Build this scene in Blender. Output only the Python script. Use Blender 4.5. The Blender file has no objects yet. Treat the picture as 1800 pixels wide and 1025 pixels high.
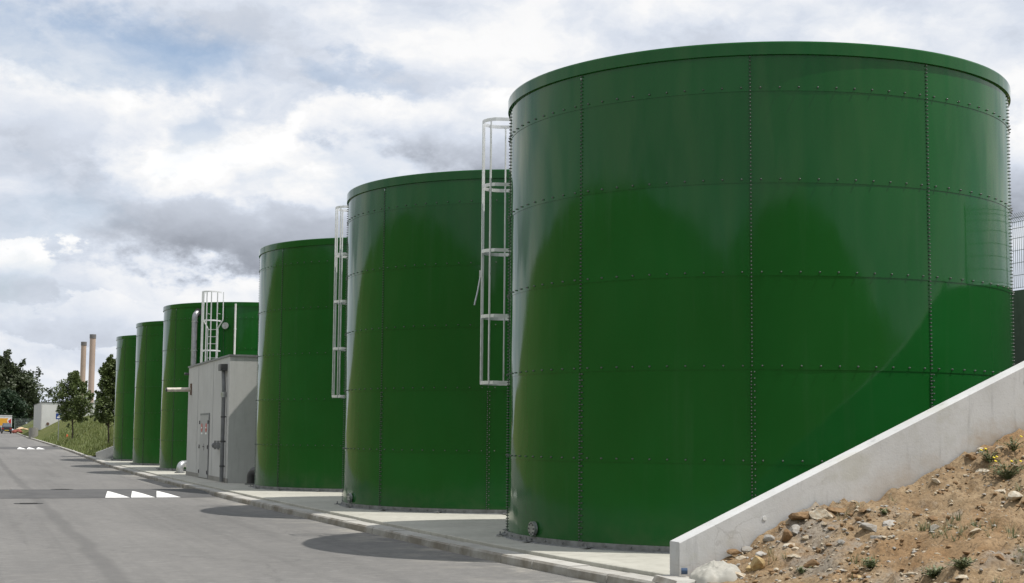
import bpy, math, random
from mathutils import Vector, Matrix, noise

random.seed(7)
R_ = math.radians
scene = bpy.context.scene
COL = scene.collection

# ---------------------------------------------------------------- camera
# world frame: X = away from the road (to the right), Y = along the road, Z up, tank apron at z = 0
CAM_Z = 1.496
cam = bpy.data.cameras.new("camera")
cam.lens = 36 * 2661.5 / 1800
cam.sensor_width = 36
cam.clip_start = 0.1
cam.clip_end = 12000
cam_o = bpy.data.objects.new("camera", cam)
COL.objects.link(cam_o)
YAW, PITCH, ROLL = R_(-19.7), R_(5.444), R_(0.4755)
cam_o.matrix_world = (Matrix.Translation((0, 0, CAM_Z)) @ Matrix.Rotation(YAW, 4, 'Z')
                      @ Matrix.Rotation(R_(90) + PITCH, 4, 'X') @ Matrix.Rotation(ROLL, 4, 'Z'))
scene.camera = cam_o

# ---------------------------------------------------------------- light
SUN_AZ, SUN_EL = R_(121), R_(65)          # azimuth clockwise from +Y
sun = bpy.data.lights.new("sun", 'SUN')
sun.energy = 4.2
sun.angle = R_(0.53)
sun.color = (1.0, 0.955, 0.88)
sun_o = bpy.data.objects.new("sun", sun)
COL.objects.link(sun_o)
sd = Vector((math.sin(SUN_AZ) * math.cos(SUN_EL), math.cos(SUN_AZ) * math.cos(SUN_EL), math.sin(SUN_EL)))
sun_o.rotation_euler = sd.to_track_quat('Z', 'Y').to_euler()
sun_o.location = sd * 60

vs = scene.view_settings
vs.view_transform = 'Standard'
vs.look = 'None'
vs.exposure = 0.0
vs.gamma = 1.0
vs.use_curve_mapping = False


class NT:
    """small helper for building node trees"""
    def __init__(self, tree):
        self.t = tree
        self.n = tree.nodes
        self.l = tree.links

    def new(self, kind, **kw):
        nd = self.n.new(kind)
        for k, v in kw.items():
            setattr(nd, k, v)
        return nd

    def put(self, sock, v):
        if isinstance(v, bpy.types.NodeSocket):
            self.l.new(v, sock)
        elif v is not None:
            if isinstance(v, (tuple, list)) and len(v) == 3 and sock.type == 'RGBA':
                v = (*v, 1)
            sock.default_value = v

    def m(self, op, a, b=None, c=None, clamp=False):
        nd = self.new('ShaderNodeMath', operation=op, use_clamp=clamp)
        for i, v in enumerate((a, b, c)):
            self.put(nd.inputs[i], v)
        return nd.outputs[0]

    def v(self, op, a, b=None):
        nd = self.new('ShaderNodeVectorMath', operation=op)
        self.put(nd.inputs[0], a)
        if b is not None:
            if op == 'SCALE':
                self.put(nd.inputs[3], b)
            else:
                self.put(nd.inputs[1], b)
        return nd.outputs[0]

    def noise(self, vec, scale, detail=4, rough=0.55, dist=0.0, color=False):
        nd = self.new('ShaderNodeTexNoise')
        self.put(nd.inputs['Vector'], vec)
        nd.inputs['Scale'].default_value = scale
        nd.inputs['Detail'].default_value = detail
        nd.inputs['Roughness'].default_value = rough
        nd.inputs['Distortion'].default_value = dist
        return nd.outputs[1 if color else 0]

    def voro(self, vec, scale, feature='F1', out=0):
        nd = self.new('ShaderNodeTexVoronoi', feature=feature)
        self.put(nd.inputs['Vector'], vec)
        nd.inputs['Scale'].default_value = scale
        return nd.outputs[out]

    def mapr(self, v, a, b, c=0.0, d=1.0, smooth=False):
        nd = self.new('ShaderNodeMapRange', clamp=True)
        if smooth:
            nd.interpolation_type = 'SMOOTHSTEP'
        self.put(nd.inputs[0], v)
        for i, x in enumerate((a, b, c, d)):
            self.put(nd.inputs[1 + i], x)
        return nd.outputs[0]

    def mix(self, f, a, b, blend='MIX'):
        nd = self.new('ShaderNodeMix', data_type='RGBA', blend_type=blend)
        self.put(nd.inputs[0], f)
        self.put(nd.inputs[6], a)
        self.put(nd.inputs[7], b)
        return nd.outputs[2]

    def sep(self, v):
        nd = self.new('ShaderNodeSeparateXYZ')
        self.put(nd.inputs[0], v)
        return nd.outputs

    def com(self, x, y, z):
        nd = self.new('ShaderNodeCombineXYZ')
        for i, q in enumerate((x, y, z)):
            self.put(nd.inputs[i], q)
        return nd.outputs[0]

    def bump(self, h, strength, dist, normal=None):
        nd = self.new('ShaderNodeBump')
        nd.inputs['Strength'].default_value = strength
        nd.inputs['Distance'].default_value = dist
        self.put(nd.inputs['Height'], h)
        if normal is not None:
            self.put(nd.inputs['Normal'], normal)
        return nd.outputs[0]


# ---------------------------------------------------------------- sky: Nishita with broken cumulus
world = bpy.data.worlds.new("World")
scene.world = world
world.use_nodes = True
wt = NT(world.node_tree)
wt.n.clear()
sky = wt.new('ShaderNodeTexSky', sky_type='NISHITA')
sky.sun_disc = False
sky.sun_elevation = SUN_EL
sky.sun_rotation = SUN_AZ
sky.air_density = 1.0
sky.dust_density = 0.5
bg_sky = wt.new('ShaderNodeBackground')
wt.put(bg_sky.inputs[0], sky.outputs[0])
bg_sky.inputs[1].default_value = 0.13
D = wt.new('ShaderNodeTexCoord').outputs['Generated']
dx, dy, dz = wt.sep(D)
az = wt.m('MULTIPLY', wt.m('ARCTAN2', dx, dy), 57.2958)
el = wt.m('MULTIPLY', wt.m('ARCSINE', dz), 57.2958)
# cloud coordinates: flatter towards the horizon, as layers seen from the side
stretch = wt.com(dx, dy, wt.m('MULTIPLY', dz, 1.7))
wob = wt.noise(stretch, 7.0, 7, 0.60, color=True)
wx, wy, wz = wt.sep(wt.v('SUBTRACT', wob, (0.5, 0.5, 0.5)))
fin = wt.noise(stretch, 24.0, 6, 0.62, color=True)
fx, fy, fz = wt.sep(wt.v('SUBTRACT', fin, (0.5, 0.5, 0.5)))
P = wt.v('ADD', stretch, wt.v('SCALE', wt.v('SUBTRACT', wob, (0.5, 0.5, 0.5)), 0.08))
n_here = wt.noise(P, 5.5, 8, 0.57)
n_up = wt.noise(wt.v('ADD', P, (0.012, 0.0, 0.045)), 5.5, 6, 0.57)
azw = wt.m('ADD', az, wt.m('ADD', wt.m('MULTIPLY', wx, 9.0), wt.m('MULTIPLY', fx, 3.0)))
elw = wt.m('ADD', el, wt.m('ADD', wt.m('MULTIPLY', wy, 5.0), wt.m('MULTIPLY', fy, 2.4)))
elc = wt.m('ADD', el, wt.m('ADD', wt.m('MULTIPLY', wz, 1.6), wt.m('MULTIPLY', fz, 0.8)))


def blob(a0, e0, wa, we, lo=0.25, hi=1.0, e=None):
    qa = wt.m('DIVIDE', wt.m('SUBTRACT', azw, a0), wa)
    qe = wt.m('DIVIDE', wt.m('SUBTRACT', e if e is not None else elw, e0), we)
    r = wt.m('ADD', wt.m('MULTIPLY', qa, qa), wt.m('MULTIPLY', qe, qe))
    return wt.mapr(r, hi, lo, 0, 1, True)


relief = wt.mapr(wt.m('SUBTRACT', n_here, n_up), -0.10, 0.10, -1, 1)
body = wt.mapr(n_here, 0.38, 0.62, 0, 1, True)
# thin high veil everywhere, with its own soft relief
lum = wt.m('ADD', 0.725, wt.m('ADD', wt.m('MULTIPLY', relief, 0.10), wt.m('MULTIPLY', body, 0.12)))


def lerp_lum(lum, mask, target):
    return wt.m('ADD', lum, wt.m('MULTIPLY', mask, wt.m('SUBTRACT', target, lum)))


def mass(lum, a0, e0, wa, we, e_base, e_top, dark, bright, rel, lo=0.62, hi=1.0, amt=1.0):
    # a cumulus: sunlit head, grey flat underside
    t_ = wt.mapr(elc, e_base, e_top, 0, 1, True)
    tgt = wt.m('ADD', wt.mapr(t_, 0, 1, dark, bright), wt.m('ADD', wt.m('MULTIPLY', relief, rel * 1.3), wt.m('MULTIPLY', fz, rel * 1.6)))
    return lerp_lum(lum, wt.m('MULTIPLY', blob(a0, e0, wa, we, lo, hi), amt), tgt)


lum = mass(lum, 1.2, 11.6, 4.2, 1.9, 9.6, 12.4, 0.62, 0.92, 0.08)
lum = mass(lum, 6.8, 10.4, 5.6, 2.5, 8.4, 12.2, 0.60, 0.90, 0.10, 0.4, 1.05)
lum = mass(lum, 17.6, 11.1, 6.6, 3.1, 9.4, 12.7, 0.46, 0.98, 0.10)
lum = mass(lum, 10.8, 8.7, 8.2, 3.3, 6.5, 10.2, 0.38, 0.97, 0.10, 0.5, 1.0)
lum = mass(lum, 11.4, 6.9, 9.6, 1.75, 5.5, 8.7, 0.27, 0.55, 0.05, 0.2, 0.95)
lum = mass(lum, 1.5, 5.9, 2.6, 0.9, 5.0, 6.3, 0.64, 0.95, 0.06)
lum = mass(lum, 5.0, 4.3, 5.5, 0.8, 3.4, 4.9, 0.62, 0.86, 0.06)
lum = mass(lum, 27.0, 12.0, 7.0, 1.8, 10.0, 13.5, 0.66, 0.92, 0.08)
lum = mass(lum, 42.0, 10.0, 8.0, 2.6, 7.5, 12.0, 0.45, 0.95, 0.09)
lum = mass(lum, -18.0, 9.0, 10.0, 3.0, 6.5, 11.5, 0.42, 0.95, 0.09)
lum = wt.m('MINIMUM', wt.m('MAXIMUM', lum, 0.26), 1.0)
ccol = wt.mix(wt.mapr(lum, 0.30, 0.72, 0, 1), (0.90, 0.975, 1.13), (0.93, 1.0, 1.125))
ccol = wt.mix(wt.mapr(lum, 0.72, 0.93, 0, 1), ccol, (1.0, 1.0, 1.005))
ccol = wt.v('MULTIPLY', ccol, wt.com(lum, lum, lum))
bg_c = wt.new('ShaderNodeBackground')
wt.put(bg_c.inputs[0], ccol)
bg_c.inputs[1].default_value = 1.03
blue = wt.m('MAXIMUM', blob(3.0, 14.3, 8.0, 1.9, 0.0, 1.15), wt.m('MULTIPLY', blob(14.0, 14.0, 2.0, 0.7, 0.0, 1.2), 0.5))
thin = wt.mapr(n_here, 0.28, 0.44, 0.70, 1.0, True)
thin = wt.m('MULTIPLY', thin, wt.m('SUBTRACT', 1.0, wt.m('MULTIPLY', blue, wt.mapr(n_here, 0.35, 0.62, 0.95, 0.35))))
mixs = wt.new('ShaderNodeMixShader')
wt.put(mixs.inputs[0], thin)
wt.l.new(bg_sky.outputs[0], mixs.inputs[1])
wt.l.new(bg_c.outputs[0], mixs.inputs[2])
wo = wt.new('ShaderNodeOutputWorld')
wt.l.new(mixs.outputs[0], wo.inputs[0])

# ================================================================ materials
MATS = {}


def mat(name):
    m = bpy.data.materials.new(name)
    m.use_nodes = True
    t = NT(m.node_tree)
    b = t.n['Principled BSDF']
    MATS[name] = m
    return m, t, b


def pos(t):
    return t.new('ShaderNodeNewGeometry').outputs['Position']


def simple(name, col, rough=0.6, metal=0.0, var=0.15, scale=6.0, bump=0.0, spec=0.5):
    m, t, b = mat(name)
    p = t.new('ShaderNodeTexCoord').outputs['Object']
    nz = t.noise(p, scale, 5, 0.6)
    c = t.mix(t.mapr(nz, 0.3, 0.7), tuple(x * (1 - var) for x in col), tuple(min(1, x * (1 + var)) for x in col))
    t.put(b.inputs['Base Color'], c)
    t.put(b.inputs['Roughness'], t.mapr(nz, 0.3, 0.7, max(0.02, rough - 0.08), min(1, rough + 0.08)))
    b.inputs['Metallic'].default_value = metal
    b.inputs['Specular IOR Level'].default_value = spec
    if bump:
        t.put(b.inputs['Normal'], t.bump(t.noise(p, scale * 5, 4, 0.6), bump, 0.01))
    return m


# --- green enamelled steel
m, t, b = mat('green_enamel')
p = pos(t)
sx, sy, sz = t.sep(p)
info = t.new('ShaderNodeObjectInfo')
streak = t.noise(t.com(t.m('MULTIPLY', sx, 6.0), t.m('MULTIPLY', sy, 6.0), t.m('MULTIPLY', sz, 0.35)), 1.0, 4, 0.6)
cloudy = t.noise(p, 0.9, 3, 0.5)
base = t.mix(t.mapr(cloudy, 0.3, 0.7), (0.0066, 0.087, 0.0135), (0.0085, 0.102, 0.0185))
base = t.mix(t.mapr(info.outputs['Random'], 0, 1, 0, 0.6), base, (0.0080, 0.078, 0.0120))
base = t.mix(t.mapr(streak, 0.58, 0.80, 0, 0.10), base, (0.075, 0.125, 0.075))
dust = t.m('MULTIPLY', t.mapr(sz, 0.05, 0.7, 1, 0, True), t.mapr(t.noise(p, 3.0, 5, 0.6), 0.35, 0.7, 0.02, 0.20))
base = t.mix(dust, base, (0.13, 0.14, 0.085))
t.put(b.inputs['Base Color'], base)
t.put(b.inputs['Roughness'], t.m('ADD', t.mapr(streak, 0.35, 0.75, 0.05, 0.12), t.m('MULTIPLY', dust, 0.5)))
b.inputs['Specular IOR Level'].default_value = 0.27
rnd_ = info.outputs['Random']
wave = t.noise(t.com(t.m('MULTIPLY_ADD', sx, 1.5, t.m('MULTIPLY', rnd_, 30.0)), t.m('MULTIPLY', sy, 1.5), t.m('MULTIPLY_ADD', sz, 0.5, t.m('MULTIPLY', rnd_, 17.0))), 1.0, 2, 0.5)
nrm = t.bump(wave, 0.34, 0.03)
nrm = t.bump(t.noise(p, 70, 2, 0.5), 0.02, 0.004, nrm)
t.put(b.inputs['Normal'], nrm)

simple('bolt_grey', (0.10, 0.11, 0.105), 0.45, 0.2, 0.3, 30)
simple('galvanised', (0.42, 0.43, 0.44), 0.42, 0.75, 0.25, 8)
simple('flange_grey', (0.20, 0.205, 0.21), 0.6, 0.3, 0.35, 9, 0.2)
simple('aluminium', (0.74, 0.75, 0.76), 0.42, 0.25, 0.12, 10)
simple('lid_green', (0.012, 0.085, 0.016), 0.4, 0, 0.2, 3)
simple('steel_pipe', (0.33, 0.33, 0.35), 0.4, 0.6, 0.2, 5)
simple('dark_pipe', (0.06, 0.06, 0.065), 0.5, 0.1, 0.25, 6)
simple('grey_plastic', (0.15, 0.155, 0.165), 0.5, 0.0, 0.2, 6)
simple('white_pipe', (0.72, 0.72, 0.70), 0.45, 0.0, 0.1, 6)
simple('exhaust', (0.52, 0.48, 0.42), 0.55, 0.2, 0.25, 8)
simple('rust', (0.13, 0.075, 0.05), 0.8, 0.1, 0.4, 14)
simple('door_grey', (0.36, 0.36, 0.365), 0.55, 0.0, 0.1, 4)
simple('sign_red', (0.50, 0.02, 0.02), 0.4, 0, 0.1)
simple('sign_white', (0.80, 0.80, 0.80), 0.4, 0, 0.05)
simple('sign_blue', (0.012, 0.055, 0.26), 0.4, 0, 0.1)
simple('wire', (0.30, 0.33, 0.33), 0.5, 0.4, 0.2, 8)
simple('tyre', (0.02, 0.02, 0.02), 0.85, 0, 0.2)
simple('car_paint', (0.045, 0.05, 0.06), 0.25, 0.4, 0.1)
simple('car_glass', (0.10, 0.12, 0.14), 0.1, 0, 0.1)
simple('tail_red', (0.30, 0.015, 0.01), 0.3)
simple('plate_yellow', (0.55, 0.40, 0.05), 0.5)
simple('van_white', (0.72, 0.72, 0.72), 0.45, 0, 0.06)
simple('poster_yellow', (0.72, 0.36, 0.03), 0.5, 0, 0.08)
simple('poster_red', (0.50, 0.03, 0.03), 0.5, 0, 0.1)
simple('sack_tan', (0.55, 0.40, 0.25), 0.9, 0, 0.25, 4)
simple('net_red', (0.24, 0.065, 0.045), 0.8, 0, 0.25, 4)
simple('orange_plastic', (0.75, 0.10, 0.03), 0.5, 0, 0.1)
simple('chimney_beige', (0.42, 0.32, 0.26), 0.85, 0, 0.12, 0.8)
simple('chimney_cap', (0.16, 0.15, 0.15), 0.7, 0, 0.2)
simple('blue_pipe', (0.03, 0.06, 0.12), 0.4, 0, 0.2)
simple('bark', (0.075, 0.060, 0.045), 0.9, 0, 0.35, 9, 0.4)
simple('iron_cover', (0.035, 0.034, 0.033), 0.7, 0.4, 0.4, 20, 0.4)
simple('flower_yellow', (0.75, 0.60, 0.03), 0.6)


def leaf_mat(name, a, bcol, c):
    m, t, b = mat(name)
    p = pos(t)
    n1 = t.noise(p, 1.3, 3, 0.6)
    n2 = t.noise(p, 9.0, 2, 0.6)
    col = t.mix(t.mapr(n1, 0.3, 0.7), a, bcol)
    col = t.mix(t.mapr(n2, 0.45, 0.75, 0, 0.7), col, c)
    t.put(b.inputs['Base Color'], col)
    b.inputs['Roughness'].default_value = 0.55
    tr = t.new('ShaderNodeBsdfTranslucent')
    t.put(tr.inputs[0], t.v('SCALE', col, 1.1))
    ms = t.new('ShaderNodeMixShader')
    ms.inputs[0].default_value = 0.22
    t.l.new(b.outputs[0], ms.inputs[1])
    t.l.new(tr.outputs[0], ms.inputs[2])
    t.l.new(ms.outputs[0], t.n['Material Output'].inputs[0])
    return m


leaf_mat('leaf_young', (0.068, 0.098, 0.028), (0.105, 0.145, 0.042), (0.165, 0.20, 0.062))
leaf_mat('leaf_far', (0.036, 0.052, 0.024), (0.056, 0.076, 0.032), (0.085, 0.105, 0.045))
leaf_mat('leaf_dark', (0.016, 0.040, 0.020), (0.028, 0.056, 0.024), (0.042, 0.072, 0.030))
leaf_mat('grass_blade', (0.12, 0.165, 0.042), (0.165, 0.20, 0.062), (0.22, 0.22, 0.090))
leaf_mat('weed', (0.11, 0.14, 0.062), (0.15, 0.175, 0.085), (0.20, 0.205, 0.105))
leaf_mat('dry_grass', (0.26, 0.21, 0.11), (0.20, 0.18, 0.09), (0.13, 0.15, 0.06))

# --- asphalt
m, t, b = mat('asphalt')
p = pos(t)
sx, sy, sz = t.sep(p)
patch = t.noise(t.com(sx, t.m('MULTIPLY', sy, 0.22), 0.0), 0.55, 5, 0.6)
mott = t.noise(p, 2.2, 6, 0.65)
agg = t.voro(p, 75.0)
agg2 = t.noise(p, 190, 2, 0.5)
c = t.mix(t.mapr(patch, 0.34, 0.66), (0.136, 0.134, 0.132), (0.200, 0.195, 0.189))
c = t.mix(t.mapr(mott, 0.35, 0.7, 0, 0.45), c, (0.205, 0.198, 0.188))
tyre = t.noise(t.com(t.m('MULTIPLY', sx, 2.6), t.m('MULTIPLY', sy, 0.05), 0.0), 1.0, 4, 0.6)
c = t.mix(t.mapr(tyre, 0.50, 0.70, 0, 0.55), c, (0.115, 0.113, 0.111))
wig = t.m('ADD', sx, t.m('MULTIPLY', t.m('SUBTRACT', t.noise(t.com(0.0, sy, 0.0), 0.35, 3, 0.5), 0.5), 0.35))
c = t.mix(t.mapr(t.noise(p, 8.0, 6, 0.7), 0.35, 0.65, 0.0, 0.42), c, (0.115, 0.113, 0.112))
c = t.mix(t.mapr(t.noise(t.v('ADD', p, (2.0, 5.0, 0.0)), 5.0, 6, 0.7), 0.5, 0.7, 0.0, 0.4), c, (0.25, 0.243, 0.233))
seam = t.mapr(t.m('ABSOLUTE', t.m('SUBTRACT', wig, 1.72)), 0.05, 0.20, 0.50, 0.0, True)
c = t.mix(seam, c, (0.090, 0.089, 0.089))
oil = t.mapr(t.noise(t.v('ADD', p, (7.0, 3.0, 0.0)), 0.9, 4, 0.6), 0.66, 0.78, 0, 0.5, True)
c = t.mix(oil, c, (0.08, 0.079, 0.078))
edge = t.mapr(sx, 5.2, 6.6, 0, 1, True)
dusty = t.m('MULTIPLY', edge, t.mapr(t.noise(p, 1.1, 6, 0.7), 0.46, 0.64, 0, 0.75, True))
c = t.mix(dusty, c, (0.34, 0.32, 0.28))
c = t.mix(t.mapr(agg, 0.0, 0.45, 0.45, 0.0), c, (0.32, 0.305, 0.285))
c = t.mix(t.mapr(agg2, 0.52, 0.75, 0, 0.5), c, (0.07, 0.069, 0.069))
spot = t.voro(t.v('ADD', p, (3.3, 1.1, 0.0)), 3.1)
c = t.mix(t.mapr(spot, 0.03, 0.075, 0.55, 0.0), c, (0.06, 0.06, 0.06))
crk = t.voro(t.v('ADD', p, t.v('SCALE', t.noise(p, 1.5, 4, 0.6, color=True), 0.8)), 0.22, 'DISTANCE_TO_EDGE')
c = t.mix(t.mapr(crk, 0.0015, 0.005, 0.3, 0.0), c, (0.07, 0.07, 0.07))
t.put(b.inputs['Base Color'], c)
b.inputs['Roughness'].default_value = 0.9
b.inputs['Specular IOR Level'].default_value = 0.25
t.put(b.inputs['Normal'], t.bump(t.m('ADD', agg, t.m('MULTIPLY', agg2, 0.5)), 0.35, 0.006))

m, t, b = mat('asphalt_dark')
p = pos(t)
c = t.mix(t.mapr(t.noise(p, 1.6, 6, 0.65), 0.3, 0.7), (0.062, 0.062, 0.064), (0.095, 0.094, 0.094))
c = t.mix(t.mapr(t.voro(p, 75.0), 0.0, 0.4, 0.3, 0.0), c, (0.19, 0.185, 0.18))
t.put(b.inputs['Base Color'], c)
b.inputs['Roughness'].default_value = 0.9
t.put(b.inputs['Normal'], t.bump(t.noise(p, 120, 3, 0.5), 0.3, 0.006))

m, t, b = mat('road_paint')
p = pos(t)
c = t.mix(t.mapr(t.noise(p, 6, 6, 0.7), 0.50, 0.72, 0, 0.35), (0.80, 0.80, 0.78), (0.45, 0.45, 0.44))
t.put(b.inputs['Base Color'], c)
b.inputs['Roughness'].default_value = 0.7


def concrete(name, lo, hi, stain, stain_amt=0.5, streaks=0.0, dirt=None, rough=0.85):
    m, t, b = mat(name)
    p = pos(t)
    sx, sy, sz = t.sep(p)
    n1 = t.noise(p, 0.8, 6, 0.6)
    n2 = t.noise(p, 5.5, 6, 0.65)
    n3 = t.noise(p, 45, 4, 0.6)
    c = t.mix(t.mapr(n1, 0.3, 0.7), lo, hi)
    c = t.mix(t.mapr(n2, 0.48, 0.72, 0, stain_amt), c, stain)
    if streaks:
        v = t.noise(t.com(t.m('MULTIPLY', sx, 6), t.m('MULTIPLY', sy, 6), t.m('MULTIPLY', sz, 0.7)), 1.0, 5, 0.65)
        c = t.mix(t.mapr(v, 0.56, 0.76, 0, streaks), c, tuple(x * 0.55 for x in lo))
    c = t.mix(t.mapr(n3, 0.6, 0.78, 0, 0.4), c, tuple(x * 0.62 for x in lo))
    if dirt:
        c = dirt(t, p, sx, sy, sz, c)
    t.put(b.inputs['Base Color'], c)
    b.inputs['Roughness'].default_value = rough
    b.inputs['Specular IOR Level'].default_value = 0.3
    pit = t.mapr(t.voro(p, 14.0), 0.02, 0.10, 0, 1)
    h = t.m('ADD', t.m('MULTIPLY', n3, 0.6), t.m('MULTIPLY', pit, 0.25))
    t.put(b.inputs['Normal'], t.bump(t.m('ADD', h, n2), 0.22, 0.012))
    return m


def wall_dirt(t, p, sx, sy, sz, c):
    # earth splashed on the foot of the wall where soil lies against it
    soil = t.m('MULTIPLY', t.m('SUBTRACT', sx, 7.45), 0.35)
    up = t.m('SUBTRACT', sz, soil)
    k = t.mapr(t.m('ADD', up, t.m('MULTIPLY', t.m('SUBTRACT', t.noise(p, 2.4, 5, 0.65), 0.5), 1.1)), 0.42, -0.05, 0, 0.62, True)
    k = t.m('MULTIPLY', k, t.mapr(sx, 9.0, 11.0, 0.25, 1.0))
    c = t.mix(k, c, (0.34, 0.235, 0.13))
    warp = t.v('ADD', t.com(sx, sz, 0.0), t.v('SCALE', t.noise(p, 2.2, 4, 0.6, color=True), 0.35))
    crk = t.voro(warp, 0.62, 'DISTANCE_TO_EDGE')
    c = t.mix(t.m('MULTIPLY', t.mapr(crk, 0.001, 0.005, 0.22, 0.0), t.mapr(t.noise(p, 0.9, 2, 0.5), 0.45, 0.6, 0, 1)), c, (0.20, 0.19, 0.17))
    moss = t.mapr(t.noise(t.v('ADD', p, (5.0, 0.0, 0.0)), 1.7, 4, 0.6), 0.56, 0.72, 0, 0.3, True)
    c = t.mix(moss, c, (0.40, 0.39, 0.30))
    return c


concrete('wall_concrete', (0.50, 0.505, 0.51), (0.60, 0.605, 0.61), (0.43, 0.43, 0.40), 0.4, 0.7, wall_dirt)
concrete('apron_concrete', (0.38, 0.372, 0.33), (0.48, 0.47, 0.42), (0.28, 0.27, 0.235), 0.6)
def kerb_dirt(t, p, sx, sy, sz, c):
    # brown splash dirt and moss along the foot of the kerb
    nx = t.sep(t.new('ShaderNodeNewGeometry').outputs['Normal'])[0]
    side = t.mapr(nx, -0.35, -0.75, 0, 1)
    k = t.mapr(t.noise(t.com(sx, sy, t.m('MULTIPLY', sz, 1.5)), 1.0, 7, 0.66), 0.34, 0.62, 0.15, 0.75, True)
    return t.mix(t.m('MULTIPLY', side, k), c, (0.13, 0.105, 0.072))


concrete('kerb_concrete', (0.36, 0.35, 0.325), (0.48, 0.47, 0.445), (0.23, 0.205, 0.17), 0.5, 0.0, kerb_dirt)
concrete('block_concrete', (0.47, 0.468, 0.462), (0.54, 0.537, 0.53), (0.42, 0.417, 0.405), 0.3, 0.35)
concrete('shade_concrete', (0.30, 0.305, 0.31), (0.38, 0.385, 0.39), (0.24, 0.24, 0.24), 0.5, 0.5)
concrete('white_render', (0.60, 0.60, 0.59), (0.70, 0.70, 0.69), (0.52, 0.52, 0.50), 0.3, 0.2)
concrete('cast_grey', (0.24, 0.23, 0.215), (0.31, 0.30, 0.285), (0.18, 0.17, 0.155), 0.5, 0.3)
concrete('plaster_spill', (0.34, 0.33, 0.295), (0.44, 0.43, 0.39), (0.26, 0.24, 0.20), 0.6)

# --- bare earth
m, t, b = mat('bare_earth')
p = pos(t)
n1 = t.noise(p, 0.75, 6, 0.6)
n2 = t.noise(p, 4.2, 7, 0.68)
n3 = t.noise(p, 24, 6, 0.65)
n4 = t.noise(t.v('ADD', p, (9.0, 4.0, 2.0)), 0.9, 5, 0.62)
c = t.mix(t.mapr(n2, 0.3, 0.7), (0.19, 0.125, 0.068), (0.34, 0.255, 0.160))
c = t.mix(t.mapr(n1, 0.50, 0.68, 0, 0.55), c, (0.26, 0.150, 0.070))
c = t.mix(t.mapr(n4, 0.50, 0.62, 0, 0.7, True), c, (0.262, 0.243, 0.213))
c = t.mix(t.mapr(n3, 0.34, 0.52, 0.7, 0.0), c, (0.085, 0.058, 0.036))
c = t.mix(t.mapr(t.voro(p, 30.0), 0.04, 0.16, 0.75, 0.0), c, (0.48, 0.45, 0.38))
t.put(b.inputs['Base Color'], c)
b.inputs['Roughness'].default_value = 0.95
b.inputs['Specular IOR Level'].default_value = 0.15
t.put(b.inputs['Normal'], t.bump(t.m('ADD', t.m('MULTIPLY', n3, 0.5), n2), 0.8, 0.035))


def stone_mat(name, a, bcol, d):
    m, t, b = mat(name)
    p = t.new('ShaderNodeTexCoord').outputs['Object']
    r = t.new('ShaderNodeObjectInfo').outputs['Random']
    c = t.mix(r, a, bcol)
    c = t.mix(t.mapr(t.noise(pos(t), 18, 6, 0.65), 0.42, 0.66, 0, 0.75), c, d)
    t.put(b.inputs['Base Color'], c)
    b.inputs['Roughness'].default_value = 0.9
    t.put(b.inputs['Normal'], t.bump(t.noise(pos(t), 30, 5, 0.6), 0.5, 0.012))


stone_mat('limestone', (0.42, 0.37, 0.28), (0.52, 0.48, 0.40), (0.28, 0.18, 0.09))
stone_mat('ochre_stone', (0.42, 0.31, 0.15), (0.48, 0.37, 0.20), (0.27, 0.16, 0.07))
stone_mat('grey_rubble', (0.30, 0.29, 0.27), (0.40, 0.385, 0.36), (0.20, 0.16, 0.11))
stone_mat('clod', (0.20, 0.12, 0.055), (0.27, 0.17, 0.085), (0.12, 0.07, 0.035))

# --- grass ground
m, t, b = mat('grass_ground')
p = pos(t)
n1 = t.noise(p, 0.35, 6, 0.6)
n2 = t.noise(p, 3.5, 6, 0.7)
n3 = t.noise(p, 22, 4, 0.6)
c = t.mix(t.mapr(n1, 0.32, 0.68), (0.095, 0.125, 0.034), (0.155, 0.165, 0.060))
c = t.mix(t.mapr(n2, 0.45, 0.7, 0, 0.6), c, (0.19, 0.18, 0.085))
c = t.mix(t.mapr(n3, 0.3, 0.5, 0.6, 0.0), c, (0.055, 0.075, 0.020))
t.put(b.inputs['Base Color'], c)
b.inputs['Roughness'].default_value = 0.95
b.inputs['Specular IOR Level'].default_value = 0.1
t.put(b.inputs['Normal'], t.bump(t.m('ADD', n3, n2), 0.9, 0.12))


m, t, b = mat('dry_meadow')
p = pos(t)
c = t.mix(t.mapr(t.noise(p, 0.12, 5, 0.6), 0.35, 0.65), (0.120, 0.135, 0.050), (0.165, 0.170, 0.072))
c = t.mix(t.mapr(t.noise(p, 1.4, 5, 0.65), 0.45, 0.7, 0, 0.6), c, (0.085, 0.11, 0.038))
t.put(b.inputs['Base Color'], c)
b.inputs['Roughness'].default_value = 0.95
b.inputs['Specular IOR Level'].default_value = 0.1


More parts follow.
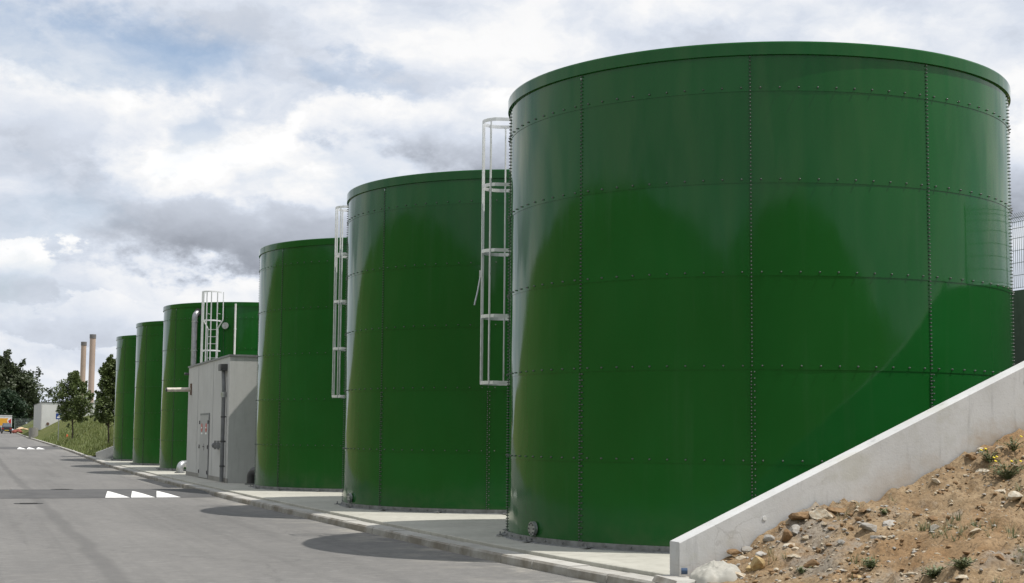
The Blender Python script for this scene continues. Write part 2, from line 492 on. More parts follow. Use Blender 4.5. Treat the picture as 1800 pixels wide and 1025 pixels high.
# ================================================================ mesh helpers
class MB:
    def __init__(self):
        self.v, self.f, self.sm, self.mi = [], [], [], []

    def add(self, vs, fs, smooth=False, mi=0):
        o = len(self.v)
        self.v += [tuple(x) for x in vs]
        self.f += [tuple(i + o for i in f) for f in fs]
        self.sm += [smooth] * len(fs)
        self.mi += [mi] * len(fs)
        return self

    def box(self, x0, x1, y0, y1, z0, z1, mi=0):
        v = [(x0, y0, z0), (x1, y0, z0), (x1, y1, z0), (x0, y1, z0), (x0, y0, z1), (x1, y0, z1), (x1, y1, z1), (x0, y1, z1)]
        return self.add(v, [(0, 3, 2, 1), (4, 5, 6, 7), (0, 1, 5, 4), (1, 2, 6, 5), (2, 3, 7, 6), (3, 0, 4, 7)], False, mi)

    def hexa(self, v, mi=0):
        return self.add(v, [(0, 3, 2, 1), (4, 5, 6, 7), (0, 1, 5, 4), (1, 2, 6, 5), (2, 3, 7, 6), (3, 0, 4, 7)], False, mi)

    def bar(self, a, b, w, h, up=(0, 0, 1)):
        a, b = Vector(a), Vector(b)
        d = (b - a).normalized()
        up = Vector(up)
        if abs(d.dot(up)) > 0.98:
            up = Vector((1, 0, 0))
        s = d.cross(up).normalized()
        q = s.cross(d)
        v = []
        for pnt in (a, b):
            for i, j in ((-1, -1), (1, -1), (1, 1), (-1, 1)):
                v.append(pnt + s * i * w / 2 + q * j * h / 2)
        return self.add(v, [(0, 3, 2, 1), (4, 5, 6, 7), (0, 1, 5, 4), (1, 2, 6, 5), (2, 3, 7, 6), (3, 0, 4, 7)])

    def tube(self, path, r, seg=8, caps=True, mi=0):
        path = [Vector(q) for q in path]
        rs = r if isinstance(r, (list, tuple)) else [r] * len(path)
        base = []
        prev = None
        for i, q in enumerate(path):
            d = (path[min(i + 1, len(path) - 1)] - path[max(i - 1, 0)]).normalized()
            if prev is None:
                ref = Vector((0, 0, 1)) if abs(d.z) < 0.9 else Vector((1, 0, 0))
                s = d.cross(ref).normalized()
            else:
                s = (prev - d * prev.dot(d)).normalized()
            prev = s
            w = d.cross(s)
            base.append([q + (s * math.cos(a) + w * math.sin(a)) * rs[i] for a in [2 * math.pi * k / seg for k in range(seg)]])
        v = [x for ring in base for x in ring]
        f = []
        for i in range(len(path) - 1):
            for k in range(seg):
                k2 = (k + 1) % seg
                f.append((i * seg + k, i * seg + k2, (i + 1) * seg + k2, (i + 1) * seg + k))
        self.add(v, f, True, mi)
        if caps:
            self.add(base[0], [tuple(range(seg - 1, -1, -1))], False, mi)
            self.add(base[-1], [tuple(range(seg))], False, mi)
        return self

    def disc(self, c, nrm, r, th, seg=16, mi=0):
        c, nrm = Vector(c), Vector(nrm).normalized()
        return self.tube([c - nrm * th / 2, c + nrm * th / 2], r, seg, True, mi)

    def revolve(self, prof, seg=72, smooth=True, mi=0):
        # prof: list of (r, z); each profile edge gets its own vertices so that corners stay sharp
        for (r0, z0), (r1, z1) in zip(prof[:-1], prof[1:]):
            v, f = [], []
            for k in range(seg):
                a = 2 * math.pi * k / seg
                v += [(r0 * math.cos(a), r0 * math.sin(a), z0), (r1 * math.cos(a), r1 * math.sin(a), z1)]
            for k in range(seg):
                q = (k + 1) % seg
                f.append((2 * k, 2 * q, 2 * q + 1, 2 * k + 1))
            self.add(v, f, smooth, mi)
        return self

    def mesh(self, name):
        me = bpy.data.meshes.new(name)
        me.from_pydata(self.v, [], self.f)
        me.polygons.foreach_set('use_smooth', self.sm)
        if any(self.mi):
            me.polygons.foreach_set('material_index', self.mi)
        me.update()
        return me

    def build(self, name, m, parent=None, loc=(0, 0, 0)):
        return link(name, self.mesh(name), m, parent, loc)


def link(name, me, m=None, parent=None, loc=(0, 0, 0)):
    if m is not None and not me.materials:
        for q in (m if isinstance(m, (list, tuple)) else [m]):
            me.materials.append(MATS[q])
    o = bpy.data.objects.new(name, me)
    COL.objects.link(o)
    o.location = loc
    if parent is not None:
        o.parent = parent
    return o


def empty(name, loc, rz=0.0):
    o = bpy.data.objects.new(name, None)
    COL.objects.link(o)
    o.empty_display_size = 0.3
    o.location = loc
    o.rotation_euler = (0, 0, rz)
    return o


def tag(o, label=None, cat=None, group=None, kind=None):
    if label:
        o['label'] = label
    if cat:
        o['category'] = cat
    if group:
        o['group'] = group
    if kind:
        o['kind'] = kind
    return o


def copy_tree(o, parent=None):
    c = o.copy()
    COL.objects.link(c)
    c.parent = parent
    for ch in list(o.children):
        copy_tree(ch, c)
    return c


def interp(x, tab):
    if x <= tab[0][0]:
        return tab[0][1]
    for (a, va), (b_, vb) in zip(tab[:-1], tab[1:]):
        if x <= b_:
            k = (x - a) / (b_ - a)
            return va + (vb - va) * k
    return tab[-1][1]


def fbm(x, y, z=0.0, sc=1.0, o=4):
    return noise.fractal(Vector((x * sc, y * sc, z * sc)), 0.9, 2.1, o, noise_basis='PERLIN_ORIGINAL')


# ================================================================ terrain and road
KERB = [(-60, 7.6), (0, 7.6), (8, 7.5), (13, 7.14), (16.4, 6.86), (18.6, 6.65), (21.4, 6.56), (26, 6.46), (30.5, 6.38), (37.2, 6.27),
        (45, 6.25), (55, 6.27), (68, 6.38), (84, 6.50), (100, 6.5), (125, 6.45), (150, 6.2), (165, 5.95), (203, 6.0), (700, 6.0)]
ROADZ = [(-60, -0.165), (62, -0.165), (75, -0.14), (84, -0.06), (97, 0.13), (118, 0.33), (143, 0.59), (171, 0.92),
         (201, 1.24), (240, 1.44), (320, 1.50), (700, 1.5)]


def kerb_x(y):
    # light smoothing of the table
    return sum(interp(y + d, KERB) for d in (-2, -1, 0, 1, 2)) / 5


def road_z(y):
    return sum(interp(y + d, ROADZ) for d in (-6, -3, 0, 3, 6)) / 5


def grid(name, xs_of, ys, zf, m, smooth=True):
    """sheet: for every y a row of x positions"""
    v, f = [], []
    rows = []
    for y in ys:
        xs = xs_of(y)
        rows.append(len(xs))
        for x in xs:
            v.append((x, y, zf(x, y)))
    w = rows[0]
    for i in range(len(ys) - 1):
        for k in range(w - 1):
            f.append((i * w + k, i * w + k + 1, (i + 1) * w + k + 1, (i + 1) * w + k))
    mb = MB()
    mb.add(v, f, smooth)
    return mb.build(name, m)


# wide ground sheet out to the horizon
gx = [-4500, -1500, -500, -200, -100, -50, -20, -6, 0, 6, 12, 20, 50, 100, 200, 500, 1500, 4500]
gy = [-4500, -1500, -500, -200, -60, -20, 0, 30, 60, 75, 84, 97, 118, 143, 171, 201, 240, 320, 500, 1500, 6500]
tag(grid('ground', lambda y: gx, gy, lambda x, y: road_z(y) - 0.25, 'grass_ground'), kind='structure')

# the road
ry = [-16 + 2 * i for i in range(9)] + [2 + 2 * i for i in range(130)] + [270, 300, 340]
tag(grid('road', lambda y: [-5.5 + (kerb_x(y) + 0.03 + 5.5) * k / 6 for k in range(7)], ry, lambda x, y: road_z(y), 'asphalt'),
    kind='structure')

# bank on the other side of the road (out of frame; the enamel mirrors it)
def hill_z(x, y):
    k = max(0.0, min(1.0, (-7.5 - x) / 26.0))
    k = k * k * (3 - 2 * k)
    e = interp(y, [(-90, 0.85), (90, 1.0), (150, 0.62), (300, 0.5), (360, 0.0)])
    return road_z(y) - 0.05 + 12.8 * k * e + 0.15 * fbm(x, y, 1.0, 0.06) * k


def back_hill_z(x, y):
    k = max(0.0, min(1.0, (-13.0 - y) / 34.0))
    k = k * k * (3 - 2 * k)
    return -0.22 + interp(x, [(-40, 15.0), (0, 15.5), (18, 13.0), (40, 9.0), (70, 6.5), (140, 6.0)]) * k + 0.15 * fbm(x, y, 1.0, 0.06) * k


hx = [-5.4, -6, -7.5, -9, -11, -13, -16, -19, -22, -25, -28, -31, -34, -40, -55, -90]
tag(grid('hill', lambda y: hx, [-90 + 5 * i for i in range(91)], hill_z, 'dry_meadow'), kind='structure')
tag(grid('hill', lambda y: [-40 + 6 * i for i in range(31)], [-110 + 4 * i for i in range(25)], back_hill_z, 'dry_meadow'), kind='structure')

# apron slabs round the tanks
apron = tag(empty('apron', (0, 0, 0)), kind='structure')
joints = [15.07, 25.8, 36.9, 46.6, 55.0, 68.6, 79.3, 90.05]
for y0, y1 in zip(joints[:-1], joints[1:]):
    y0 += 0.006
    y1 -= 0.006
    mb = MB()
    n = 30
    top, bot = [], []
    for i in range(n + 1):
        y = y0 + (y1 - y0) * i / n
        x = kerb_x(y) + 0.34 + 0.012 * fbm(0, y, 0, 2.0)
        top.append((x, y))
    vv, ff = [], []
    for (x, y) in top:
        vv += [(x, y, -0.30), (x, y, -0.008), (x + 0.012, y, 0.0), (15.6, y, 0.0)]
    for i in range(n):
        for k in range(3):
            ff.append((i * 4 + k, i * 4 + k + 1, i * 4 + 4 + k + 1, i * 4 + 4 + k))
    e = n * 4
    ff += [(0, 3, 2, 1), (e, e + 1, e + 2, e + 3)]
    # faces seen from above and from the road side
    ff = [tuple(reversed(q)) for q in ff]
    mb.add(vv, ff)
    mb.build('slab', 'apron_concrete', apron)

# kerb stones
kerb = tag(empty('kerb', (0, 0, 0)), kind='structure')


def kerb_block(mb, y0, y1, dz=0.0, w=0.30, ex=0.0):
    z = lambda y: road_z(y)
    pts = []
    for y in (y0, y1):
        x = kerb_x(y) + ex
        zb = z(y)
        pts.append([(x, y, zb - 0.15), (x + 0.012, y, zb + 0.090), (x + 0.035, y, zb + 0.116 + dz), (x + w, y, zb + 0.120 + dz), (x + w, y, zb - 0.15)])
    vv = pts[0] + pts[1]
    ff = [(i, i + 5, (i + 1) % 5 + 5, (i + 1) % 5) for i in range(5)]
    ff += [(0, 1, 2, 3, 4), (9, 8, 7, 6, 5)]
    mb.add(vv, [tuple(reversed(q)) for q in ff])


y = 9.0
while y < 122:
    mb = MB()
    kerb_block(mb, y + 0.006, y + 0.994, random.uniform(-0.006, 0.006), 0.30 if y < 91 else 0.16, random.uniform(-0.008, 0.008))
    mb.build('kerb_stone', 'kerb_concrete', kerb)
    y += 1.0
mb = MB()
for y0 in range(122, 260, 4):
    kerb_block(mb, y0, y0 + 4, 0, 0.16)
mb.build('kerb_run', 'kerb_concrete', kerb)
# mortar bed filling the strip between kerb stones and apron
mb = MB()
vv, ff = [], []
yy = [14.6 + 1.0 * i for i in range(76)]
for y in yy:
    x = kerb_x(y)
    vv += [(x + 0.29, y, road_z(y) + 0.10), (x + 0.40, y, road_z(y) + 0.098)]
for i in range(len(yy) - 1):
    ff.append((2 * i, 2 * i + 1, 2 * i + 3, 2 * i + 2))
mb.add(vv, ff)
mb.build('mortar_bed', 'kerb_concrete', kerb)

# bare earth slope in front of the wing wall
EARTH_G = [(5.0, -0.02), (7.2, 0.0), (7.5, 0.04), (7.83, 0.20), (8.3, 0.46), (8.75, 0.66), (9.3, 0.82), (10.09, 0.98), (11.0, 1.31),
           (11.85, 1.65), (13.0, 2.15), (16.0, 3.45), (19, 3.8), (60, 3.9)]


def earth_z(x, y, rough=True):
    d = max(0.0, 14.83 - y)
    g = interp(x, EARTH_G) * 0.5 + 0.25 * (interp(x - 0.15, EARTH_G) + interp(x + 0.15, EARTH_G))
    ramp = max(0.0, min(1.0, (x - 7.2) / 1.6))
    z = g - ramp * (0.085 * d + 0.10 * min(1.0, d / 0.8))
    if rough:
        k = max(0.12, min(1.0, (x - 7.3) / 0.7))
        z += k * (0.08 * fbm(x, y, 0.3, 1.3, 3) + 0.085 * fbm(x, y, 4.0, 3.4, 4) + 0.075 * (abs(fbm(x, y, 8.0, 7.0, 3)) - 0.1))
    return z


ey = [-6 + 0.5 * i for i in range(24)] + [6 + 0.05 * i for i in range(177)]
ex = [0.055 * i for i in range(150)] + [8.5, 9.5, 12, 16, 24, 40]


def earth_x(y):
    k0 = kerb_x(y) + 0.20
    return [k0 + q for q in ex]


tag(grid('earth_slope', earth_x, ey, earth_z, 'bare_earth'), kind='structure')

# plateau behind the retaining wall and the grass bank beyond the last tank
PLAT = [(14, 3.80), (85, 3.7), (110, 2.9), (140, 2.9), (200, 3.3), (400, 3.3)]
tag(grid('plateau', lambda y: [15.9, 18, 24, 40, 80, 200], [14.95 + 5 * i for i in range(16)],
         lambda x, y: interp(y, PLAT) + 0.05 * fbm(x, y, 0, 0.4), 'grass_ground'), kind='structure')


def bank_z(x, y):
    k = x - (kerb_x(y) + 0.22)
    z = road_z(y) + 0.09 + max(0.0, k - 0.15) * 0.58
    top = interp(y, PLAT)
    z = min(z, top + 0.06 * (z - top) if z > top else z)
    return z + 0.10 * min(1, max(0, k)) * fbm(x, y, 2.0, 0.7, 4)


by = [90.36 + 0.6 * i for i in range(105)] + [155 + 3 * i for i in range(30)]
bxs = [0, 0.15, 0.4, 0.7, 1.0, 1.4, 1.8, 2.2, 2.7, 3.2, 3.8, 4.4, 5, 5.6, 6.3, 7, 8, 10, 14, 22, 50, 150]
tag(grid('grass_bank', lambda y: [kerb_x(y) + 0.13 + q for q in bxs], by, bank_z, 'grass_ground'), kind='structure')

# speed humps with white teeth
def speed_hump(y0, label_n):
    prof = [(0, 0.004), (0.25, 0.018), (0.9, 0.062), (1.6, 0.098), (1.9, 0.104), (3.2, 0.106), (3.6, 0.098), (4.4, 0.05), (5.0, 0.004)]
    mb = MB()
    vv, ff = [], []
    xs = [-5.3, -2, 1, 3.5, kerb_x(y0) - 0.12, kerb_x(y0) - 0.02]
    for (q, h) in prof:
        for i, x in enumerate(xs):
            vv.append((x, y0 + q, road_z(y0 + q) + (h if i < len(xs) - 1 else 0.003)))
    w = len(xs)
    for i in range(len(prof) - 1):
        for k in range(w - 1):
            ff.append((i * w + k, i * w + k + 1, (i + 1) * w + k + 1, (i + 1) * w + k))
    mb.add(vv, ff, True)
    h = mb.build('speed_hump', 'asphalt_dark')
    tag(h, kind='structure')
    def hz(q):
        return interp(q, prof) + 0.005
    for cx, back in ((3.70, False), (4.34, False), (4.98, False), (1.25, True), (0.6, True), (-0.05, True)):
        tb = MB()
        vv, ff = [], []
        n = 8
        for i in range(n + 1):
            q = 0.03 + 1.80 * i / n
            hw = 0.305 * (1 - i / n) + 0.002
            sk = -0.10 * i / n
            if back:
                q = 4.97 - q * 0.9
            z = road_z(y0 + q) + hz(q)
            vv += [(cx + sk - hw, y0 + q, z), (cx + sk + hw, y0 + q, z)]
        for i in range(n):
            ff.append((2 * i, 2 * i + 1, 2 * i + 3, 2 * i + 2))
        tb.add(vv, ff)
        tb.build('tooth_marking', 'road_paint', h)
    return h


speed_hump(40.0, 1)
speed_hump(112.0, 2)

# iron covers in the road
for i, (x, y, r) in enumerate(((1.43, 37.2, 0.33), (2.52, 43.3, 0.30))):
    mb = MB()
    zb = road_z(y) + (0.001 if i == 0 else 0.105)
    mb.disc((0, 0, 0), (0, 0, 1), r, 0.010, 24)
    for k in range(-2, 3):
        mb.box(-r * 0.6, r * 0.6, k * 0.09 - 0.02, k * 0.09 + 0.02, 0.004, 0.0075)
    o = mb.build('manhole_cover', 'iron_cover', None, (x, y, zb))
    tag(o, ('round dark iron manhole cover in the grey asphalt before the speed hump',
            'round dark iron manhole cover set in the dark top of the speed hump')[i], 'manhole cover', 'manhole covers in the road')

# ================================================================ wing walls, retaining wall, fence
def wing_wall(name, y0, y1, x0, h0, x1, h1, label, m):
    root = empty(name, (x0, y0, 0))
    tag(root, label, 'wall')
    mb = MB()
    ch = 0.012
    # cross-section chamfered at the top edges
    sec = lambda h: [(0, -0.6), (0, h - ch), (ch, h), (y1 - y0 - ch, h), (y1 - y0, h - ch), (y1 - y0, -0.6)]
    n = 6
    vv, ff = [], []
    for i in range(n + 1):
        k = i / n
        xx = (x1 - x0) * k
        for (yy, zz) in sec(h0 + (h1 - h0) * k):
            vv.append((xx, yy, zz))
    for i in range(n):
        for k in range(5):
            ff.append((i * 6 + k, i * 6 + k + 1, i * 6 + 7 + k, i * 6 + 6 + k))
    ff = [tuple(reversed(q)) for q in ff]
    ff += [tuple(range(6)), tuple(reversed([n * 6 + k for k in range(6)]))]
    mb.add(vv, [tuple(reversed(q)) for q in ff])
    mb.build('wall_body', m, root)
    return root


ww = wing_wall('wing_wall', 14.83, 15.07, 7.24, 0.375, 15.58, 4.05,
               'long pale concrete wing wall with sloping top beside the bare earth', 'wall_concrete')
for (x, z) in ((8.27, 0.62), (11.78, 2.2)):
    mb = MB()
    mb.disc((x - 7.24, -0.003, z), (0, 1, 0), 0.026, 0.010, 14)
    mb.build('formwork_plug', 'white_render', ww)
wing_wall('wing_wall', 90.06, 90.30, 7.05, 0.35, 15.58, 3.7,
          'small grey concrete wing wall beyond the farthest tank at the grass bank', 'shade_concrete')

mb = MB()
mb.box(0, 0.28, 0, 75.4, -0.4, 3.86)
rw = mb.build('retaining_wall', 'shade_concrete', None, (15.60, 14.83, 0))
tag(rw, 'tall grey concrete retaining wall behind the nearest tank below the wire fence', 'wall')

fence = tag(empty('mesh_fence', (15.74, 16.3, 3.86)), 'wire mesh fence with cranked top on the retaining wall at the right edge', 'fence')
pm = MB()
for k in range(51):
    yq = 0.02 + k * 0.049
    pm.bar((0, yq, 0.05), (0, yq, 1.12), 0.006, 0.006)
    pm.bar((0, yq, 1.12), (-0.12, yq, 1.24), 0.006, 0.006)
for zz in (0.06, 0.26, 0.46, 0.66, 0.86, 1.02, 1.12, 1.18):
    pm.bar((-0.004 if zz < 1.13 else -0.06, 0.0, zz), (-0.004 if zz < 1.13 else -0.06, 2.49, zz), 0.007, 0.007)
pme = pm.mesh('mesh_panel')
qm = MB()
qm.box(-0.03, 0.03, -0.03, 0.03, 0.0, 1.3)
qme = qm.mesh('post')
for i in range(12):
    link('mesh_panel', pme, 'wire', fence, (0, i * 2.55, 0))
    link('post', qme, 'wire', fence, (0.035, i * 2.55 - 0.03, 0))

# ================================================================ tanks
RT = 3.782
PITCH_Z = 1.215
ROW0 = 1.187
SEAM0 = R_(-47.7 - 19.7)      # direction of the first seam, clockwise from -Y as seen from above... see ang()
STEP = R_(37.7)
TOP = 6.53


def ang(phi_deg):
    """phi measured in the camera frame: 0 faces back along the view axis, + to the right -> polar angle in world"""
    return R_(-90 + phi_deg) + YAW


def panel_mesh(a0, a1, z0, z1, seg=12):
    me = bpy.data.meshes.new('sheet')
    vv, nn, ff = [], [], []
    lip = 0.006
    for i in range(seg + 1):
        a = a0 + (a1 - a0) * i / seg
        c, s = math.cos(a), math.sin(a)
        rb, rt = RT + lip + 0.004 * i / seg, RT + 0.004 * i / seg
        vv += [(rb * c, rb * s, z0 - 0.03), (rt * c, rt * s, z1)]
        nn += [(c, s, 0), (c, s, 0)]
    for i in range(seg):
        ff.append((2 * i, 2 * i + 2, 2 * i + 3, 2 * i + 1))
    o = len(vv)
    for i in range(seg + 1):
        a = a0 + (a1 - a0) * i / seg
        c, s = math.cos(a), math.sin(a)
        rb = RT + lip + 0.004 * i / seg
        vv += [(rb * c, rb * s, z0 - 0.03), ((RT - 0.01) * c, (RT - 0.01) * s, z0 - 0.03)]
        nn += [(0, 0, -1), (0, 0, -1)]
    for i in range(seg):
        ff.append((o + 2 * i, o + 2 * i + 1, o + 2 * i + 3, o + 2 * i + 2))
    me.from_pydata(vv, [], ff)
    me.polygons.foreach_set('use_smooth', [True] * len(ff))
    me.update()
    me.normals_split_custom_set_from_vertices(nn)
    me.materials.append(MATS['green_enamel'])
    return me


A0 = ang(-47.7)
ring_bounds = [(0.03, ROW0)] + [(ROW0 + PITCH_Z * k, ROW0 + PITCH_Z * (k + 1)) for k in range(4)] + [(ROW0 + 4 * PITCH_Z, TOP)]
seams = [A0 + STEP * (k - 3) for k in range(10)]          # nine wide sheets and one narrow closing sheet at the back
PANELS = []
for (z0, z1) in ring_bounds:
    wide = panel_mesh(0, STEP, 0, z1 - z0)
    narrow = panel_mesh(0, 2 * math.pi - 9 * STEP, 0, z1 - z0, 8)
    for k in range(10):
        PANELS.append((wide if k < 9 else narrow, seams[k], z0))

# bolts: one mesh for all tanks
bm_ = MB()


def bolt(a, z, r=0.0125):
    c, s = math.cos(a), math.sin(a)
    er, et = Vector((c, s, 0)), Vector((-s, c, 0))
    base = er * (RT + 0.006) + Vector((0, 0, z))
    vv = []
    for (rr, h) in ((r, 0.0), (r * 0.85, 0.022)):
        for k in range(6):
            q = 2 * math.pi * k / 6
            vv.append(base + er * h + et * rr * math.cos(q) + Vector((0, 0, rr * math.sin(q))))
    vv.append(base + er * 0.028)
    ff = [(k, (k + 1) % 6, 6 + (k + 1) % 6, 6 + k) for k in range(6)] + [(6 + k, 6 + (k + 1) % 6, 12) for k in range(6)]
    bm_.add(vv, ff, True)


for s_ in seams:
    z = 0.10
    while z < ROW0 + PITCH_Z - 0.02:
        bolt(s_ + 0.0035, z, 0.0102)
        z += 0.0415
    z = 0.10
    while z < ROW0 + PITCH_Z - 0.02:
        bolt(s_ + 0.0145, z, 0.0102)
        z += 0.083
    z = ROW0 + PITCH_Z + 0.02
    while z < TOP - 0.02:
        bolt(s_ + 0.006, z, 0.0108)
        z += 0.0500
    span = STEP if s_ != seams[-1] else 2 * math.pi - 9 * STEP
    cnt = 10 if s_ != seams[-1] else 5
    for k in range(5):
        zz = ROW0 + PITCH_Z * k
        for q in range(cnt):
            bolt(s_ + span * (q + 0.62) / cnt, zz + 0.018, 0.0122)
BOLTS = bm_.mesh('bolts')

# rim, added lid, base flange, clips
mb = MB()
mb.revolve([(RT - 0.02, 6.50), (RT + 0.036, 6.50), (RT + 0.038, 6.655), (RT + 0.03, 6.672), (RT - 0.12, 6.672), (RT - 0.12, 6.5)], 144)
RIM = mb.mesh('rim')
mb = MB()
mb.revolve([(0.001, 6.62), (RT - 0.115, 6.46)], 72)  # unseen tank lid, added so that no light leaks into the shell
UNSEEN_LID = mb.mesh('unseen_lid')
mb = MB()
mb.revolve([(RT + 0.012, 0.085), (RT + 0.024, 0.085), (RT + 0.026, 0.014), (RT + 0.085, 0.012), (RT + 0.088, 0.0)], 144)
for k in range(60):
    a = 2 * math.pi * k / 60
    c, s = math.cos(a), math.sin(a)
    mb.tube([Vector(((RT + 0.02) * c, (RT + 0.02) * s, 0.048)), Vector(((RT + 0.042) * c, (RT + 0.042) * s, 0.048))], 0.013, 6)
FLANGE = mb.mesh('base_flange')
mb = MB()
mb.box(0, 0.17, -0.05, 0.05, 0.014, 0.026)
mb.tube([(0.11, 0, 0.02), (0.11, 0, 0.075)], 0.012, 6)
mb.disc((0.11, 0, 0.034), (0, 0, 1), 0.024, 0.016, 6)
CLIP = mb.mesh('anchor_clip')


def local(a, r, z=0.0, off=0.0):
    """point at polar angle a, radius r, sideways offset off (metres, to the left when seen from outside)"""
    c, s = math.cos(a), math.sin(a)
    return Vector((r * c - off * s, r * s + off * c, z))


def caged_ladder(root, phi, z0, z1, hoops, rung_top, flare=False):
    a = ang(phi)
    mb = MB()
    hw = 0.22
    r0 = RT + 0.16
    zf = min(rung_top, z1)
    for s in (-1, 1):
        if flare:
            pts = [(hw, z0), (hw, 5.62), (hw + 0.20, 5.95), (hw + 0.20, z1)]
            for (o0, q0), (o1, q1) in zip(pts[:-1], pts[1:]):
                mb.bar(local(a, r0, q0, s * o0), local(a, r0, q1, s * o1), 0.055, 0.03)
        else:
            mb.bar(local(a, r0, z0, s * hw), local(a, r0, z1, s * hw), 0.055, 0.03)
    for zz in (z0 + 0.3, (z0 + 6.3) / 2, 6.2):
        for s in (-1, 1):
            mb.bar(local(a, RT, zz, s * hw), local(a, r0, zz, s * hw), 0.04, 0.02)
    lad = mb.build('caged_ladder', 'aluminium', root)
    mb = MB()
    mb.tube([local(a, r0, 0, -hw), local(a, r0, 0, hw)], 0.013, 6)
    rme = mb.mesh('rung')
    z = z0 + 0.15
    while z < rung_top:
        link('rung', rme, 'aluminium', lad, (0, 0, z))
        z += 0.28
    # hoop outline in (radial, sideways)
    hoop = []
    for k in range(13):
        q = math.pi * (k / 12 - 0.5)
        hoop.append((r0 + 0.24 + 0.34 * math.cos(q), 0.34 * math.sin(q)))
    hoop = [(r0, -0.34 if flare else -hw)] + hoop + [(r0, 0.34 if flare else hw)]
    mb = MB()
    for (ra, oa), (rb, ob) in zip(hoop[:-1], hoop[1:]):
        mb.bar(local(a, ra, 0, oa), local(a, rb, 0, ob), 0.008, 0.055)
    hme = mb.mesh('hoop')
    for zz in hoops:
        link('hoop', hme, 'aluminium', lad, (0, 0, zz))
    zs0, zs1 = min(hoops), max(hoops)
    for k in (2, 5, 7, 9, 12):
        rr, oo = hoop[k]
        mb = MB()
        mb.bar(local(a, rr - 0.008, zs0 - 0.02, oo), local(a, rr - 0.008, zs1 + 0.02, oo), 0.045, 0.012, local(a, 1.0))
        mb.build('cage_strap', 'aluminium', lad)
    return lad


def make_tank(x, y, label, group='green enamelled tanks in a row'):
    root = empty('storage_tank', (x, y, 0))
    tag(root, label, 'tank', group)
    for me, a, z in PANELS:
        o = link('sheet', me, None, root, (0, 0, z))
        o.rotation_euler = (0, 0, a)
    tag(link('bolts', BOLTS, 'bolt_grey', root), kind='stuff')
    link('rim', RIM, 'green_enamel', root)
    link('unseen_lid', UNSEEN_LID, 'lid_green', root)
    link('base_flange', FLANGE, 'flange_grey', root)
    for k in range(18):
        a = 2 * math.pi * (k + 0.31) / 18
        o = link('anchor_clip', CLIP, 'flange_grey', root, local(a, RT + 0.01))
        o.rotation_euler = (0, 0, a)
    return root


def drain_flange(root, phi, z=0.23):
    a = ang(phi)
    mb = MB()
    mb.tube([local(a, RT - 0.02, z), local(a, RT + 0.05, z)], 0.055, 16)
    mb.disc(local(a, RT + 0.040, z), local(a, 1), 0.10, 0.025, 24)
    mb.disc(local(a, RT + 0.066, z), local(a, 1), 0.098, 0.022, 24)
    nut = MB()
    for k in range(8):
        q = 2 * math.pi * k / 8
        pnt = local(a, RT + 0.08, z + 0.075 * math.sin(q), 0.075 * math.cos(q))
        nut.disc(pnt, local(a, 1), 0.012, 0.02, 6)
    f = mb.build('drain_flange', 'galvanised', root)
    nut.build('nuts', 'bolt_grey', f)


TANKS = [(11.35, 20.62), (11.30, 30.99), (11.38, 41.95), (11.27, 63.32), (11.26, 73.89), (11.32, 84.78)]
LAB = ['largest and nearest green bolted steel tank beside the concrete wing wall',
       'second nearest green bolted steel tank with a caged ladder, right behind the largest',
       'third green bolted steel tank, just this side of the grey concrete building',
       'green bolted steel tank behind the grey building with a ladder rising above its top',
       'second farthest green bolted steel tank, beyond the grey building',
       'farthest and smallest looking green bolted steel tank beside the grass bank']
tanks = [make_tank(x, y, l) for (x, y), l in zip(TANKS, LAB)]
HOOPS = [2.35, 3.43, 4.50, 5.58, 6.66]
l1 = caged_ladder(tanks[0], -111, 2.33, 6.70, HOOPS, 6.5)
l2 = caged_ladder(tanks[1], -110.6, 2.33, 6.70, HOOPS, 6.5)
l4 = caged_ladder(tanks[3], -15.5, 0.1, 7.05, [3.6, 4.72, 5.9, 7.03], 5.7, True)
# rope end hanging from the cage of the nearest ladder
a = ang(-111)
mb = MB()
pth = [local(a, RT + 0.73, 4.18, 0.10), local(a, RT + 0.74, 4.05, 0.12), local(a, RT + 0.76, 3.85, 0.16), local(a, RT + 0.79, 3.62, 0.22)]
mb.tube(pth, 0.014, 6)
mb.tube([local(a, RT + 0.73, 4.20, 0.10), local(a, RT + 0.73, 4.08, 0.10)], 0.03, 8)
mb.build('rope_end', 'galvanised', l1)
drain_flange(tanks[0], -63, 0.20)
drain_flange(tanks[1], -66, 0.20)

# fittings of the tank behind the building
t4 = tanks[3]
a = ang(-27.5)
mb = MB()
pth = [local(a, RT + 0.20, 0.2)] + [local(a, RT + 0.20, 6.05)]
for k in range(1, 7):
    q = math.pi / 2 * k / 6
    pth.append(local(a, RT + 0.20 - 0.22 * (1 - math.cos(q)), 6.05 + 0.22 * math.sin(q)))
pth.append(local(a, RT - 0.02, 6.272))
mb.tube(pth, 0.105, 16)
vp = mb.build('vent_pipe', 'steel_pipe', t4)
mb = MB()
for zz in (1.0, 3.6, 4.75, 5.9):
    mb.disc(local(a, RT + 0.20, zz), (0, 0, 1), 0.118, 0.05, 16)
    mb.bar(local(a, RT, zz), local(a, RT + 0.12, zz), 0.03, 0.04)
mb.build('pipe_clamps', 'galvanised', vp)
a = ang(-27.5)
mb = MB()
mb.disc(local(a, RT + 0.01, 6.272), local(a, 1), 0.17, 0.03, 20)
mb.build('flange_plate', 'dark_pipe', vp)
a = ang(-8)
mb = MB()
mb.tube([local(a, RT - 0.02, 5.72), local(a, RT + 0.16, 5.72)], 0.08, 14)
mb.disc(local(a, RT + 0.16, 5.72), local(a, 1), 0.13, 0.05, 18)
mb.build('nozzle', 'galvanised', t4)
a = ang(-2.6)
mb = MB()
mb.tube([local(a, RT + 0.05, 0.1), local(a, RT + 0.05, 6.6)], 0.04, 10)
for zz in (2.0, 4.0, 5.6):
    mb.bar(local(a, RT, zz), local(a, RT + 0.06, zz), 0.10, 0.03)
